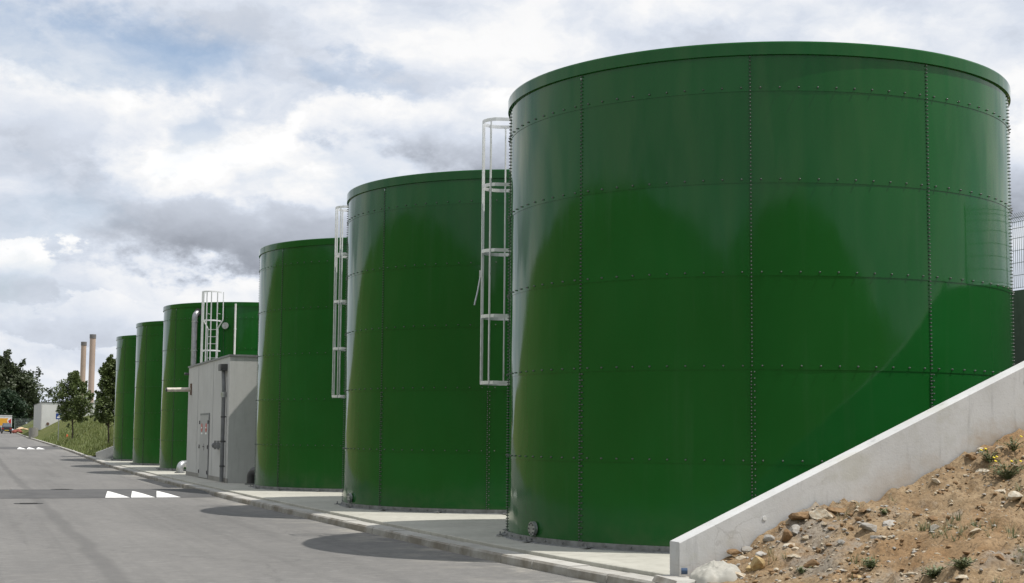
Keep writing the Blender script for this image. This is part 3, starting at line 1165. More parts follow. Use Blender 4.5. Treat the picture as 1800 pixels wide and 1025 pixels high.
mb.build('downpipe', 'white_pipe', t4)

# ================================================================ pump building
BX0, BX1, BY0, BY1, BZ = 7.48, 9.3, 46.3, 55.4, 3.84
bld = tag(empty('pump_house', (BX0, BY0, 0)), 'grey concrete pump house with grey double door between the green tanks', 'building')
mb = MB()
mb.box(0, BX1 - BX0, 0, BY1 - BY0, -0.05, BZ)
bw = mb.build('wall', 'block_concrete', bld)
mb = MB()
mb.box(-0.035, BX1 - BX0 + 0.035, -0.035, BY1 - BY0 + 0.035, BZ, BZ + 0.055)
mb.build('roof_flashing', 'flange_grey', bld)
# joints in the road side
for yy in (3.2, 6.6):
    mb = MB()
    mb.box(-0.006, 0.004, yy - 0.012, yy + 0.012, 0, BZ - 0.05)
    mb.build('joint', 'shade_concrete', bw)
mb = MB()
mb.box(-0.012, 0.01, -0.02, BY1 - BY0 + 0.02, -0.02, 0.14)
mb.build('plinth', 'cast_grey', bw)
# double door: leaves, handle, hinges, round no-entry signs
D0 = 3.85
fr = MB()
fr.box(-0.022, 0.01, D0 - 0.06, D0, 0.02, 2.10)
fr.box(-0.022, 0.01, D0 + 1.92, D0 + 1.98, 0.02, 2.10)
fr.box(-0.022, 0.01, D0 - 0.06, D0 + 1.98, 2.10, 2.16)
fr.build('door_frame', 'grey_plastic', bld)
for i in range(2):
    y0 = D0 + 0.004 + i * 0.96
    mb = MB()
    mb.box(-0.034, 0.008, y0, y0 + 0.952, 0.03, 2.095)
    lf = mb.build('door_leaf', 'door_grey', bld)
    mb = MB()
    for zz in (0.22, 1.05, 1.86):
        yh = y0 + (0.015 if i == 0 else 0.937)
        mb.tube([(-0.045, yh, zz - 0.06), (-0.045, yh, zz + 0.06)], 0.018, 8)
    mb.build('hinges', 'dark_pipe', lf)
    mb = MB()
    cy = y0 + 0.476
    mb.disc((-0.038, cy, 1.68), (1, 0, 0), 0.15, 0.006, 28)
    sg = mb.build('round_sign', 'sign_red', lf)
    mb = MB()
    mb.box(-0.0445, -0.0405, cy - 0.10, cy + 0.10, 1.655, 1.705)
    mb.build('white_bar', 'sign_white', sg)
    mb = MB()
    mb.box(-0.040, -0.034, cy - 0.16, cy + 0.16, 1.46, 1.52)
    mb.build('sign_strip', 'sign_white', sg)
mb = MB()
mb.bar((-0.075, D0 + 0.88, 1.06), (-0.075, D0 + 0.74, 1.06), 0.022, 0.022)
mb.bar((-0.03, D0 + 0.88, 1.06), (-0.075, D0 + 0.88, 1.06), 0.022, 0.022)
mb.box(-0.04, -0.03, D0 + 0.85, D0 + 0.91, 0.93, 1.15)
mb.build('handle', 'dark_pipe', bld)
# rainwater outlet, hopper and downpipe near the corner
mb = MB()
yq = 0.45
mb.tube([(-0.10, yq, 0.03), (-0.10, yq, 2.65), (-0.10, yq - 0.02, 2.85), (-0.10, yq + 0.12, 3.3), (-0.11, yq + 0.16, 3.55)], 0.062, 12)
dp = mb.build('rain_downpipe', 'grey_plastic', bld)
mb = MB()
mb.box(-0.22, 0.0, yq - 0.02, yq + 0.42, 3.42, 3.62)
mb.build('rain_hopper', 'dark_pipe', dp)
mb = MB()
mb.disc((-0.10, yq, 2.68), (0, 0, 1), 0.085, 0.16, 14)
mb.build('pipe_socket', 'galvanised', dp)
mb = MB()
for zz in (0.5, 1.25, 2.0):
    mb.disc((-0.10, yq, zz), (0, 0, 1), 0.072, 0.05, 14)
    mb.bar((0, yq, zz), (-0.05, yq, zz), 0.03, 0.03)
mb.build('pipe_clips', 'dark_pipe', dp)
# hose valves on the wall
mb = MB()
mb.tube([(0, 1.75, 1.12), (-0.12, 1.75, 1.12)], 0.04, 10)
mb.tube([(-0.12, 1.95, 1.12), (-0.12, 1.0, 1.12)], 0.035, 10)
vl = mb.build('hose_valve', 'rust', bld)
for yy in (1.0, 1.25, 1.60, 1.85):
    mb = MB()
    mb.disc((-0.13, yy, 1.12), (0, 1, 0), 0.085, 0.06, 14)
    mb.tube([(-0.12, yy, 1.0), (-0.12, yy, 1.27)], 0.018, 8)
    mb.build('valve_wheel', 'flange_grey', vl)
# exhaust pipe through the wall
mb = MB()
mb.tube([(0.02, 8.35, 3.04), (-0.05, 8.35, 3.04), (-0.85, 8.35, 3.02)], 0.075, 14)
exh = mb.build('exhaust_pipe', 'exhaust', bld)
mb = MB()
mb.box(-0.03, 0.0, 8.20, 8.50, 2.85, 3.25)
mb.build('wall_plate', 'rust', exh)
mb = MB()
mb.tube([(-0.85, 8.35, 3.02), (-0.90, 8.35, 3.02)], [0.076, 0.055], 14)
mb.build('pipe_tip', 'dark_pipe', exh)
mb = MB()
mb.tube([(0.02, 9.10, 3.62), (-0.16, 9.10, 3.62)], 0.045, 10)
mb.build('overflow_spout', 'dark_pipe', bld)

# ground elbows
def elbow(name, x, y, z, r, m, label, toward):
    mb = MB()
    pth = [Vector((0, 0, -0.05))]
    for k in range(7):
        q = math.pi / 2 * k / 6
        pth.append(Vector((toward[0] * 0.20 * (1 - math.cos(q)), toward[1] * 0.20 * (1 - math.cos(q)), z - 0.2 + 0.20 * math.sin(q))))
    pth.append(pth[-1] + Vector((toward[0] * 0.45, toward[1] * 0.45, 0)))
    mb.tube(pth, r, 16)
    root = empty(name, (x, y, 0))
    tag(root, label, 'pipe')
    mb.build('bend', m, root)
    mb = MB()
    mb.disc((0, 0, 0.02), (0, 0, 1), r * 1.45, 0.04, 18)
    mb.build('collar', 'flange_grey', root)
    return root


elbow('pipe_elbow', 7.95, 44.9, 0.40, 0.12, 'dark_pipe', 'dark grey pipe elbow rising from the apron at the pump house corner', (0.45, -0.89))
elbow('pipe_elbow', 7.62, 58.2, 0.34, 0.13, 'galvanised', 'silvery pipe elbow at the foot of the tank left of the pump house', (0.7, 0.7))

# ================================================================ foreground: spill, stones, weeds
mb = MB()
vv, ff = [], []
cx, cy = 7.45, 14.42
n, rings = 64, 22
vv.append((cx, cy, earth_z(cx, cy, False) + 0.14))
for r in range(1, rings + 1):
    for k in range(n):
        a = 2 * math.pi * k / n
        rr = r / rings
        ed = 1 + 0.22 * fbm(math.cos(a) * 1.3, math.sin(a) * 1.3, 5.0, 1.0, 3)
        x = cx + 0.27 * ed * rr * math.cos(a)
        y = cy + 0.36 * ed * rr * math.sin(a)
        y = min(y, 14.825)
        z = max(earth_z(x, y, False), 0.0) + 0.14 * (1 - rr ** 1.7) + (0.07 * fbm(x, y, 0, 4.0, 3) + 0.03 * abs(fbm(x, y, 2, 11.0, 3))) * (1 - rr ** 4) + (0.012 if rr < 0.9 else -0.05 * (rr - 0.9) / 0.1)
        vv.append((x, y, z))
for k in range(n):
    ff.append((0, 1 + k, 1 + (k + 1) % n))
for r in range(rings - 1):
    for k in range(n):
        a0, a1 = 1 + r * n + k, 1 + r * n + (k + 1) % n
        ff.append((a0, a0 + n, a1 + n, a1))
mb.add(vv, ff, True)
tag(mb.build('mortar_spill', 'plaster_spill'), 'pale heap of spilled set mortar at the low end of the wing wall', 'mortar heap')

mb = MB()
mb.tube([(0, 0, 0), (0.06, -0.03, 0)], 0.034, 16)
mb2 = MB()
pe = mb.build('drain_pipe_end', 'blue_pipe', None, (7.235, 14.78, 0.075))
tag(pe, 'short blue drain pipe end poking out beside the mortar heap', 'pipe')
mb = MB()
mb.hexa([(6.95, 14.35, -0.05), (7.30, 14.45, -0.05), (7.34, 15.06, -0.05), (7.02, 15.06, -0.05),
         (7.0, 14.40, 0.012), (7.30, 14.45, 0.014), (7.34, 15.06, 0.016), (7.06, 15.06, 0.012)])
tag(mb.build('footing', 'kerb_concrete'), kind='structure')


def rock_mesh(seed, sx, sy, sz, lv=2, jag=0.35):
    import bmesh
    bm = bmesh.new()
    bmesh.ops.create_icosphere(bm, subdivisions=lv, radius=1.0)
    rnd = random.Random(seed)
    planes = []
    for _ in range(11):
        d = Vector((rnd.uniform(-1, 1), rnd.uniform(-1, 1), rnd.uniform(-1, 1))).normalized()
        planes.append((d, rnd.uniform(0.42, 0.78)))
    for v in bm.verts:
        p_ = v.co.copy()
        for d, k in planes:
            e = p_.dot(d)
            if e > k:
                p_ -= d * (e - k)
        p_ *= 1 + jag * 0.35 * noise.noise(p_ * 2.3 + Vector((seed, 0, 0)))
        v.co = Vector((p_.x * sx, p_.y * sy, p_.z * sz))
    me = bpy.data.meshes.new('stone')
    bm.to_mesh(me)
    bm.free()
    return me


cdir = Vector((0, 0, 0))


def pix_ray(px, py):
    X = px - 900
    Yq = 511.9 - py
    cr, sr = math.cos(-ROLL), math.sin(-ROLL)
    a = (X * cr + Yq * sr) / 2661.5
    b_ = (-X * sr + Yq * cr) / 2661.5
    c, s = math.cos(PITCH), math.sin(PITCH)
    d = Vector((a, c - b_ * s, s + b_ * c))
    return Matrix.Rotation(YAW, 3, 'Z') @ d


def on_earth(px, py):
    d = pix_ray(px, py)
    prev = None
    tq = 6.0
    while tq < 30:
        p_ = Vector((0, 0, CAM_Z)) + d * tq
        if p_.y > 14.80:
            break
        if p_.z <= earth_z(p_.x, p_.y):
            return p_
        prev = p_
        tq += 0.02
    return prev


# named stones read off the photograph: (px, py, width px, height px, material, label)
STONES = [
    (1334, 990, 22, 27, 'ochre_stone', 'upright yellowish limestone boulder near the mortar heap'),
    (1317, 998, 13, 12, 'ochre_stone', 'small ochre stone leaning on the yellowish boulder'),
    (1300, 1010, 40, 10, 'limestone', 'flat pale stone slab in front of the yellowish boulder'),
    (1424, 988, 30, 13, 'clod', 'dark undercut brown clod of earth in the middle of the slope'),
    (1395, 974, 23, 7, 'limestone', 'long flat white stone above the brown clod'),
    (1398, 963, 14, 10, 'limestone', 'tilted white stone chip just above the long flat white stone'),
    (1388, 956, 26, 8, 'limestone', 'pale crumbled stone left of the tilted white chip'),
    (1417, 943, 13, 9, 'limestone', 'pointed white stone right of the grey concrete lump'),
    (1397, 929, 32, 20, 'grey_rubble', 'rounded grey concrete lump half buried near the wall'),
    (1382, 941, 18, 18, 'clod', 'orange brown clod beside the grey concrete lump'),
    (1448, 900, 36, 22, 'limestone', 'big pale stone leaning against the wing wall'),
    (1478, 893, 34, 14, 'clod', 'wide brown clod against the wall right of the big pale stone'),
    (1408, 902, 34, 14, 'clod', 'brown clod at the wall left of the big pale stone'),
    (1335, 972, 20, 9, 'grey_rubble', 'grey flat rubble piece above the yellowish boulder'),
    (1303, 978, 20, 7, 'limestone', 'pale flat stone just left of the yellowish boulder'),
    (1312, 963, 18, 10, 'grey_rubble', 'grey rubble piece lying at the foot of the wall'),
    (1288, 966, 22, 8, 'clod', 'dark clod at the foot of the wall nearest the mortar heap'),
    (1350, 944, 18, 12, 'grey_rubble', 'broken grey rubble piece against the wall foot'),
    (1786, 868, 22, 14, 'limestone', 'tilted pale stone at the right edge of the slope'),
    (1760, 862, 20, 11, 'limestone', 'pale stone just left of the tilted stone at the right edge'),
    (1728, 826, 24, 9, 'limestone', 'bright white stones lying left of the green weed'),
    (1708, 799, 20, 12, 'clod', 'brown clod high up against the wall'),
    (1718, 788, 12, 6, 'limestone', 'small white stone above the brown clod at the wall'),
    (1757, 786, 18, 7, 'limestone', 'pale stone at the wall foot above the green weed'),
    (1672, 820, 12, 8, 'clod', 'small dark clod against the wall'),
    (1646, 842, 12, 8, 'limestone', 'small white stone just below the wall foot'),
    (1530, 925, 34, 10, 'grey_rubble', 'long grey rubble ridge in the middle of the slope'),
    (1560, 918, 26, 12, 'grey_rubble', 'grey rubble piece right of the long rubble ridge'),
    (1545, 942, 24, 10, 'grey_rubble', 'grey rubble lump below the long rubble ridge'),
    (1480, 950, 16, 7, 'grey_rubble', 'grey rubble piece left of the grey lump'),
    (1458, 1000, 12, 7, 'limestone', 'small white stone right of the dark brown clod'),
    (1365, 1000, 10, 6, 'limestone', 'small white chip right of the yellowish boulder'),
    (1600, 1008, 22, 8, 'limestone', 'pale stone among the weeds at the bottom edge'),
    (1690, 1012, 18, 8, 'limestone', 'pale stone at the bottom edge near the right'),
    (1510, 1012, 14, 7, 'ochre_stone', 'ochre stone at the bottom edge of the slope'),
    (1715, 930, 18, 9, 'limestone', 'pale stone low on the slope near the right edge'),
    (1640, 925, 16, 8, 'grey_rubble', 'grey stone in the middle of the right slope'),
    (1755, 975, 20, 10, 'clod', 'brown clod low on the slope near the right edge'),
]
for i, (px, py, w, h, m_, lab) in enumerate(STONES):
    p_ = on_earth(px, py + h * 0.35)
    if p_ is None:
        continue
    dist = (p_ - Vector((0, 0, CAM_Z))).length
    s = dist / 2661.5
    sw, sh = w * s * 0.72, h * s * 0.74
    me = rock_mesh(100 + i, sw, min(sw, sh * 1.6 + 0.03), sh, 3 if w > 24 else 2)
    o = link('stone' if m_ != 'clod' else 'earth_clod', me, m_, None, (p_.x, p_.y, p_.z + sh * (0.38 if h >= w else 0.04)))
    if o.location.y + min(sw, sh * 1.6 + 0.03) > 14.82:
        o.location.y = 14.81 - min(sw, sh * 1.6 + 0.03)
    o.rotation_euler = (random.uniform(-0.15, 0.15), random.uniform(-0.25, 0.25), YAW + random.uniform(-0.3, 0.3))
    tag(o, lab, 'stone' if m_ != 'clod' else 'clod', 'loose stones on the bare earth slope')

# scattered gravel: small real stones, uncountable
rnd = random.Random(3)
gm = {'limestone': MB(), 'grey_rubble': MB(), 'clod': MB()}
base_rocks = []
for k in range(8):
    me = rock_mesh(500 + k, 1, rnd.uniform(0.6, 1), rnd.uniform(0.4, 0.7), 1, 0.5)
    base_rocks.append(([v.co.copy() for v in me.vertices], [tuple(q.vertices) for q in me.polygons]))
    bpy.data.meshes.remove(me)
for i in range(16000):
    y = 14.75 - abs(rnd.gauss(0, 1.0)) * 2.6
    x = rnd.uniform(7.5, 13.5)
    if y < 7 or y > 14.76:
        continue
    dens = fbm(x, y, 3.0, 1.1, 3)
    if dens < rnd.uniform(-0.55, 0.35):
        continue
    k = rnd.random()
    m_ = 'limestone' if k < 0.42 else ('grey_rubble' if k < 0.72 else 'clod')
    s = 0.006 + 0.042 * rnd.random() ** 5
    if m_ == 'clod':
        s *= 1.4
    vs_, fs_ = rnd.choice(base_rocks)
    a = rnd.uniform(0, 6.28)
    c, s2 = math.cos(a), math.sin(a)
    z = earth_z(x, y)
    gm[m_].add([(x + s * (v.x * c - v.y * s2), y + s * (v.x * s2 + v.y * c), z + s * (v.z + 0.05)) for v in vs_], fs_)
for m_, q in gm.items():
    o = q.build('gravel' if m_ != 'clod' else 'earth_crumbs', m_)
    tag(o, {'limestone': 'small pale limestone gravel scattered over the bare earth', 'grey_rubble': 'small grey gravel scattered over the bare earth',
            'clod': 'small brown earth crumbs scattered over the slope'}[m_], 'gravel', kind='stuff')


def blade(mb, x, y, z, h, lean, a, w=0.006, seg=2):
    c, s = math.cos(a), math.sin(a)
    px_, py_ = -s * w, c * w
    vv = []
    for k in range(seg + 1):
        q = k / seg
        dx_, dy_ = c * lean * q * q, s * lean * q * q
        ww = 1 - q * 0.92
        vv += [(x + dx_ - px_ * ww, y + dy_ - py_ * ww, z + h * q), (x + dx_ + px_ * ww, y + dy_ + py_ * ww, z + h * q)]
    mb.add(vv, [(2 * k, 2 * k + 1, 2 * k + 3, 2 * k + 2) for k in range(seg)], True)


# low weeds spread in the foreground
mb = MB()
mbd = MB()
for i in range(3000):
    x = rnd.uniform(7.9, 13.0)
    y = rnd.uniform(8.0, 14.5)
    g = fbm(x, y, 11.0, 0.9, 3) + 0.10 * (13.2 - y)
    if g < 0.16 + rnd.uniform(0, 0.18):
        continue
    z = earth_z(x, y)
    tgt = mb if rnd.random() < 0.66 else mbd
    for k in range(rnd.randint(5, 14)):
        a = rnd.uniform(0, 6.28)
        rr = rnd.uniform(0, 0.05)
        h = rnd.uniform(0.03, 0.12)
        blade(tgt, x + rr * math.cos(a), y + rr * math.sin(a), z - 0.005, h, rnd.uniform(0.02, 0.08), a, rnd.uniform(0.003, 0.006))
tag(mb.build('grass', 'weed'), 'sparse low green grass growing on the bare earth slope', 'grass', kind='stuff')
tag(mbd.build('dry_grass', 'dry_grass'), 'sparse dry straw coloured grass on the bare earth slope', 'grass', kind='stuff')


def weed_plant(px, py, size, lab, n=60, flowers=0):
    p_ = on_earth(px, py)
    if p_ is None:
        return
    root = empty('weed_plant', p_)
    tag(root, lab, 'plant', 'weeds on the bare earth slope')
    st, lf = MB(), MB()
    for k in range(n):
        a = rnd.uniform(0, 6.28)
        h = size * rnd.uniform(0.25, 0.9)
        ln = size * rnd.uniform(0.3, 1.15)
        tip = Vector((ln * math.cos(a), ln * math.sin(a), h))
        mid = Vector((tip.x * 0.35, tip.y * 0.35, h * 0.6))
        st.tube([(0, 0, -0.01), mid, tip], [0.004, 0.003, 0.0015], 4, False)
        for j in range(7):
            q = rnd.uniform(0.25, 1.0)
            b_ = mid.lerp(tip, (q - 0.5) * 2) if q > 0.5 else mid * (q * 2)
            aa = rnd.uniform(0, 6.28)
            l = rnd.uniform(0.018, 0.05)
            e = b_ + Vector((math.cos(aa) * l, math.sin(aa) * l, rnd.uniform(-0.3, 0.9) * l))
            sd_ = Vector((-math.sin(aa), math.cos(aa), 0)) * l * 0.28
            m2 = (b_ + e) / 2
            lf.add([b_, m2 + sd_, e, m2 - sd_], [(0, 1, 2, 3)], True)
    st.build('stems', 'weed', root)
    tag(lf.build('leaves', 'weed', root), kind='stuff')
    for k in range(flowers):
        a = rnd.uniform(0, 6.28)
        f = MB()
        f.disc((0, 0, 0), (0.2, -0.5, 1), 0.016, 0.008, 8)
        f.build('flower', 'flower_yellow', root, (size * 0.6 * math.cos(a), size * 0.6 * math.sin(a), size * rnd.uniform(0.8, 1.05)))


weed_plant(1772, 842, 0.24, 'bushy green weed with yellow flowers near the right edge', 45, 5)
weed_plant(1740, 812, 0.15, 'low grey green weed with yellow flowers just left of the bushy weed', 30, 3)
weed_plant(1782, 792, 0.18, 'thin green weed at the wall foot by the right edge', 22, 1)
weed_plant(1555, 905, 0.07, 'tiny green sprout in the middle of the brown slope', 14)
weed_plant(1530, 1000, 0.11, 'low green weed in the gravel at the bottom of the slope', 30)
weed_plant(1410, 1008, 0.07, 'small grey green weed at the bottom near the yellowish boulder', 16)
weed_plant(1690, 1000, 0.13, 'leafy green weed at the bottom edge near the right', 40)
weed_plant(1640, 1015, 0.12, 'green weed at the very bottom edge of the slope', 40)

# grass on the far bank
mb = MB()
for i in range(9000):
    y = 90.6 + 55 * rnd.random() ** 1.5
    x = kerb_x(y) + 0.2 + rnd.uniform(0, 7.5)
    if x > 8 and y < 92 and x < 9:
        pass
    z = bank_z(x, y)
    h = rnd.uniform(0.10, 0.34)
    for k in range(2):
        a = rnd.uniform(0, 6.28)
        blade(mb, x, y, z - 0.02, h, rnd.uniform(0.03, 0.18), a, 0.022, 1)
tag(mb.build('bank_grass', 'grass_blade'), 'tall green grass covering the far bank', 'grass', kind='stuff')


# ================================================================ trees
def leaf_cloud(mb, c, rad, n, size, rnd, flat=0.6):
    for _ in range(n):
        while True:
            q = Vector((rnd.uniform(-1, 1), rnd.uniform(-1, 1), rnd.uniform(-1, 1)))
            if 0.05 < q.length < 1:
                break
        q = q * (0.55 + 0.45 * q.length)
        p_ = Vector((c[0] + q.x * rad[0], c[1] + q.y * rad[1], c[2] + q.z * rad[2]))
        nv = Vector((rnd.gauss(0, 1), rnd.gauss(0, 1), rnd.gauss(0.5, 1))).normalized()
        t1 = nv.orthogonal().normalized()
        t1 = (Matrix.Rotation(rnd.uniform(0, 6.28), 3, nv) @ t1)
        t2 = nv.cross(t1)
        s = size * rnd.uniform(0.6, 1.3)
        mb.add([p_ - t1 * s, p_ + t2 * s * flat * 0.8, p_ + t1 * s, p_ - t2 * s * flat * 0.8], [(0, 1, 2, 3)], False)


def make_tree(name, base, height, crown_w, clear, label, leafm, seed, clumps=26, per=110, leaf=0.10, trunk_r=0.08, group=None, top=1.0, sway=0.0):
    rnd = random.Random(seed)
    root = empty(name, base)
    tag(root, label, 'tree', group)
    tb = MB()
    tops = []
    ch_ = height - clear
    path = [Vector((0, 0, -0.15)), Vector((0.02, 0.01, clear * 0.5)), Vector((-0.03, 0.02, clear)), Vector((0.03, 0, clear + ch_ * 0.4)), Vector((0, 0, clear + ch_ * 0.8))]
    tb.tube(path, [trunk_r, trunk_r * 0.85, trunk_r * 0.7, trunk_r * 0.4, trunk_r * 0.12], 8)
    trunk = tb.build('trunk', 'bark', root)
    lb = MB()
    cb = MB()
    for k in range(clumps):
        q = (k + 0.5) / clumps
        z = clear + ch_ * (0.06 + 0.90 * q)
        prof = math.sin(math.pi * min(1, (q * 0.86 + 0.12)) ** (0.85)) ** 0.75
        a = k * 2.399 + rnd.uniform(-0.4, 0.4)
        rr = crown_w / 2 * prof * rnd.uniform(0.30, 0.92)
        c = Vector((rr * math.cos(a), rr * math.sin(a), z))
        st = Vector((0, 0, max(clear * 0.9, z - ch_ * rnd.uniform(0.12, 0.25))))
        lb.tube([st, st.lerp(c, 0.5) + Vector((0, 0, 0.05 * ch_ * rnd.uniform(-0.3, 0.6))), c], [trunk_r * 0.32, trunk_r * 0.2, trunk_r * 0.06], 5, False)
        cs = crown_w * rnd.uniform(0.11, 0.19) * (0.65 + 0.5 * prof)
        leaf_cloud(cb, c, (cs, cs, cs * rnd.uniform(0.65, 1.0)), per, leaf, rnd)
        # a few stray twigs beyond the clump for an uneven outline
        for _ in range(2):
            d = Vector((rnd.gauss(0, 1), rnd.gauss(0, 1), rnd.gauss(0.4, 0.8))).normalized() * cs * rnd.uniform(1.0, 1.5)
            leaf_cloud(cb, c + d, (cs * 0.3, cs * 0.3, cs * 0.35), per // 9, leaf, rnd)
    lb.build('limbs', 'bark', trunk)
    tag(cb.build('crown', leafm, root), kind='stuff')
    return root


def at_depth(px, py, ydist):
    d = pix_ray(px, py)
    tq = ydist / d.y
    return Vector((0, 0, CAM_Z)) + d * tq


def on_bank(px, py):
    d = pix_ray(px, py)
    tq = 88.0
    while tq < 220:
        p_ = Vector((0, 0, CAM_Z)) + d * tq
        if p_.y > 90.4 and p_.z <= bank_z(p_.x, p_.y):
            return p_
        tq += 0.1
    return Vector((0, 0, CAM_Z)) + d * 130


def scale_at(p_):
    return (p_ - Vector((0, 0, CAM_Z))).length / 2661.5


b1 = on_bank(127, 771)
s1 = scale_at(b1)
make_tree('young_tree', b1, 113 * s1, 60 * s1, 28 * s1, 'left young round crowned tree on the grass bank by the crossing sign', 'leaf_young', 11,
          40, 210, 0.10, 0.07, 'young trees on the grass bank')
b2 = on_bank(190, 783)
s2 = scale_at(b2)
make_tree('young_tree', b2, 151 * s2, 56 * s2, 34 * s2, 'right young tall tree on the grass bank next to the farthest tank', 'leaf_young', 23,
          42, 200, 0.095, 0.06, 'young trees on the grass bank')


def far_tree(px0, px1, ytop, ybot, yd, lab, leafm, seed, clumps, per, leaf, clear_f=0.12):
    base = at_depth((px0 + px1) / 2, ybot, yd)
    s = yd / 2661.5 / math.cos(0.3) * 0.98
    return make_tree('broadleaf_tree', (base.x, base.y, base.z), (ybot - ytop) * s, (px1 - px0) * s, (ybot - ytop) * s * clear_f, lab, leafm, seed,
                     clumps, per, leaf, 0.3, 'large trees at the end of the road')


far_tree(-80, 58, 642, 754, 300, 'huge dark broadleaf tree at the left edge of the picture', 'leaf_far', 31, 90, 420, 0.36, 0.10)
far_tree(-14, 44, 694, 754, 275, 'round dense dark green tree behind the advertising van', 'leaf_dark', 47, 44, 400, 0.26, 0.05)
far_tree(40, 67, 688, 752, 290, 'small narrow dark tree right of the huge tree', 'leaf_far', 53, 30, 300, 0.26, 0.12)
far_tree(-130, -50, 640, 752, 310, 'dark broadleaf tree mostly beyond the left edge', 'leaf_far', 61, 50, 300, 0.36, 0.10)
# distant hedge line on the horizon
mb = MB()
for i in range(220):
    x = 18 + i * 1.1
    c = (x, 420 + rnd.uniform(-6, 6), 1.6 + rnd.uniform(0, 2.2))
    leaf_cloud(mb, c, (3.2, 2.5, 2.6 + 1.2 * fbm(x, 0, 0, 0.08)), 40, 0.6, rnd)
tag(mb.build('far_wood', 'leaf_far'), 'distant band of trees on the horizon', 'wood', kind='stuff')

# ================================================================ far things
# white block beyond the bank
cA = at_depth(72.5, 765, 170.0)
hgt = (765 - 713) * 170 / 2661.5 / math.cos(0.3)
wb = tag(empty('white_building', (cA.x, cA.y, cA.z - 0.3)), 'white rendered block with grey side wall beyond the grass bank', 'building')
mb = MB()
mb.box(0, 14, 0, 19, -1.0, hgt + 0.3)
w_ = mb.build('wall', 'white_render', wb)
mb = MB()
mb.box(-0.09, -0.001, -0.02, 19.02, -1.0, hgt + 0.33)
mb.build('grey_side', 'block_concrete', wb)
mb = MB()
mb.box(-0.12, 14.05, -0.05, 19.05, hgt + 0.33, hgt + 0.40)
mb.build('coping', 'flange_grey', wb)
mb = MB()
mb.disc((0.62, -0.02, 1.55), (0, 1, 0), 0.16, 0.06, 16)
mb.build('wall_vent', 'rust', wb)

# concrete ring beside the kerb
p_ = at_depth(58.5, 768, 160.0)
mb = MB()
rr = 7.6 * 160 / 2661.5
mb.revolve([(rr, -0.4), (rr, 0.95), (rr - 0.12, 0.95), (rr - 0.12, 0.3), (0.01, 0.3)], 32)
tag(mb.build('concrete_ring', 'cast_grey', None, (p_.x, p_.y, p_.z)), 'round grey concrete well ring at the kerb before the white block', 'concrete ring')

# chimneys
for (px, w, yt, yd, lab) in ((142.5, 8.6, 601, 205, 'shorter left beige round chimney behind the young tree'), (158, 9.6, 588, 190, 'taller right beige round chimney behind the young trees')):
    b_ = at_depth(px, 745, yd)
    b_.z = 1.8
    topz = at_depth(px, yt, yd).z
    r = w / 2 * yd / 2661.5 * 1.02
    root = tag(empty('chimney', b_), lab, 'chimney', 'beige chimneys beyond the bank')
    mb = MB()
    mb.revolve([(r * 1.04, -0.5), (r, topz - b_.z)], 28)
    mb.build('shaft', 'chimney_beige', root)
    mb = MB()
    hz = topz - b_.z
    mb.revolve([(r * 1.02, hz - 0.45), (r * 1.10, hz - 0.42), (r * 1.10, hz + 0.06), (r * 0.85, hz + 0.06), (r * 0.85, hz - 0.4)], 28)
    mb.build('cap', 'chimney_cap', root)

# crossing sign
p_ = on_bank(102, 775)
s = scale_at(p_)
root = tag(empty('crossing_sign', p_), 'blue square pedestrian crossing sign with white triangle on a grey post', 'sign')
mb = MB()
mb.tube([(0, 0, -0.3), (0, 0, 48 * s)], 0.035, 8)
mb.build('post', 'galvanised', root)
hs = 4.9 * s
zc = 41.5 * s
mb = MB()
mb.box(-hs, hs, -0.07, -0.04, zc - hs, zc + hs)
sp = mb.build('plate', 'sign_blue', root)
mb = MB()
mb.add([(-hs * 0.72, -0.078, zc - hs * 0.60), (hs * 0.72, -0.078, zc - hs * 0.60), (0, -0.078, zc + hs * 0.70)], [(0, 1, 2)])
tr = mb.build('white_triangle', 'sign_white', sp)
root.rotation_euler = (0, 0, R_(-3))

# orange marker on the bank
p_ = on_bank(118, 768)
s = scale_at(p_)
mb = MB()
mb.revolve([(0.001, 5 * s), (1.0 * s, 4.7 * s), (1.9 * s, 1.0 * s), (2.4 * s, 0.5 * s), (2.4 * s, 0)], 12)
tag(mb.build('marker_cone', 'orange_plastic', None, p_), 'small bright orange plastic marker on the grass bank', 'marker')

# sacks and netting by the road end
pr = at_depth(30, 758.5, 195.0)
for i, (px, py, w, h, m_, lab) in enumerate(((27, 758, 10, 7, 'net_red', 'red brown heap of netting by the road beside the car'),
                                             (35, 757, 9, 7, 'net_red', 'dark red heap right of the red brown netting'),
                                             (36, 753, 14, 6, 'sack_tan', 'pale tan sack lying on the red heap'),
                                             (45, 754, 9, 4, 'sack_tan', 'small pale tan sack at the right end of the heap'))):
    q = at_depth(px, py, 196.0 + i * 0.5)
    s = 196 / 2661.5
    me = rock_mesh(900 + i, w * s * 0.6, 0.6, h * s * 0.62, 2, 0.6)
    o = link('debris_heap' if i < 2 else 'sack', me, m_, None, (q.x, q.y, max(q.z, road_z(q.y) + h * s * 0.35)))
    tag(o, lab, 'heap' if i < 2 else 'sack', 'debris by the road end')

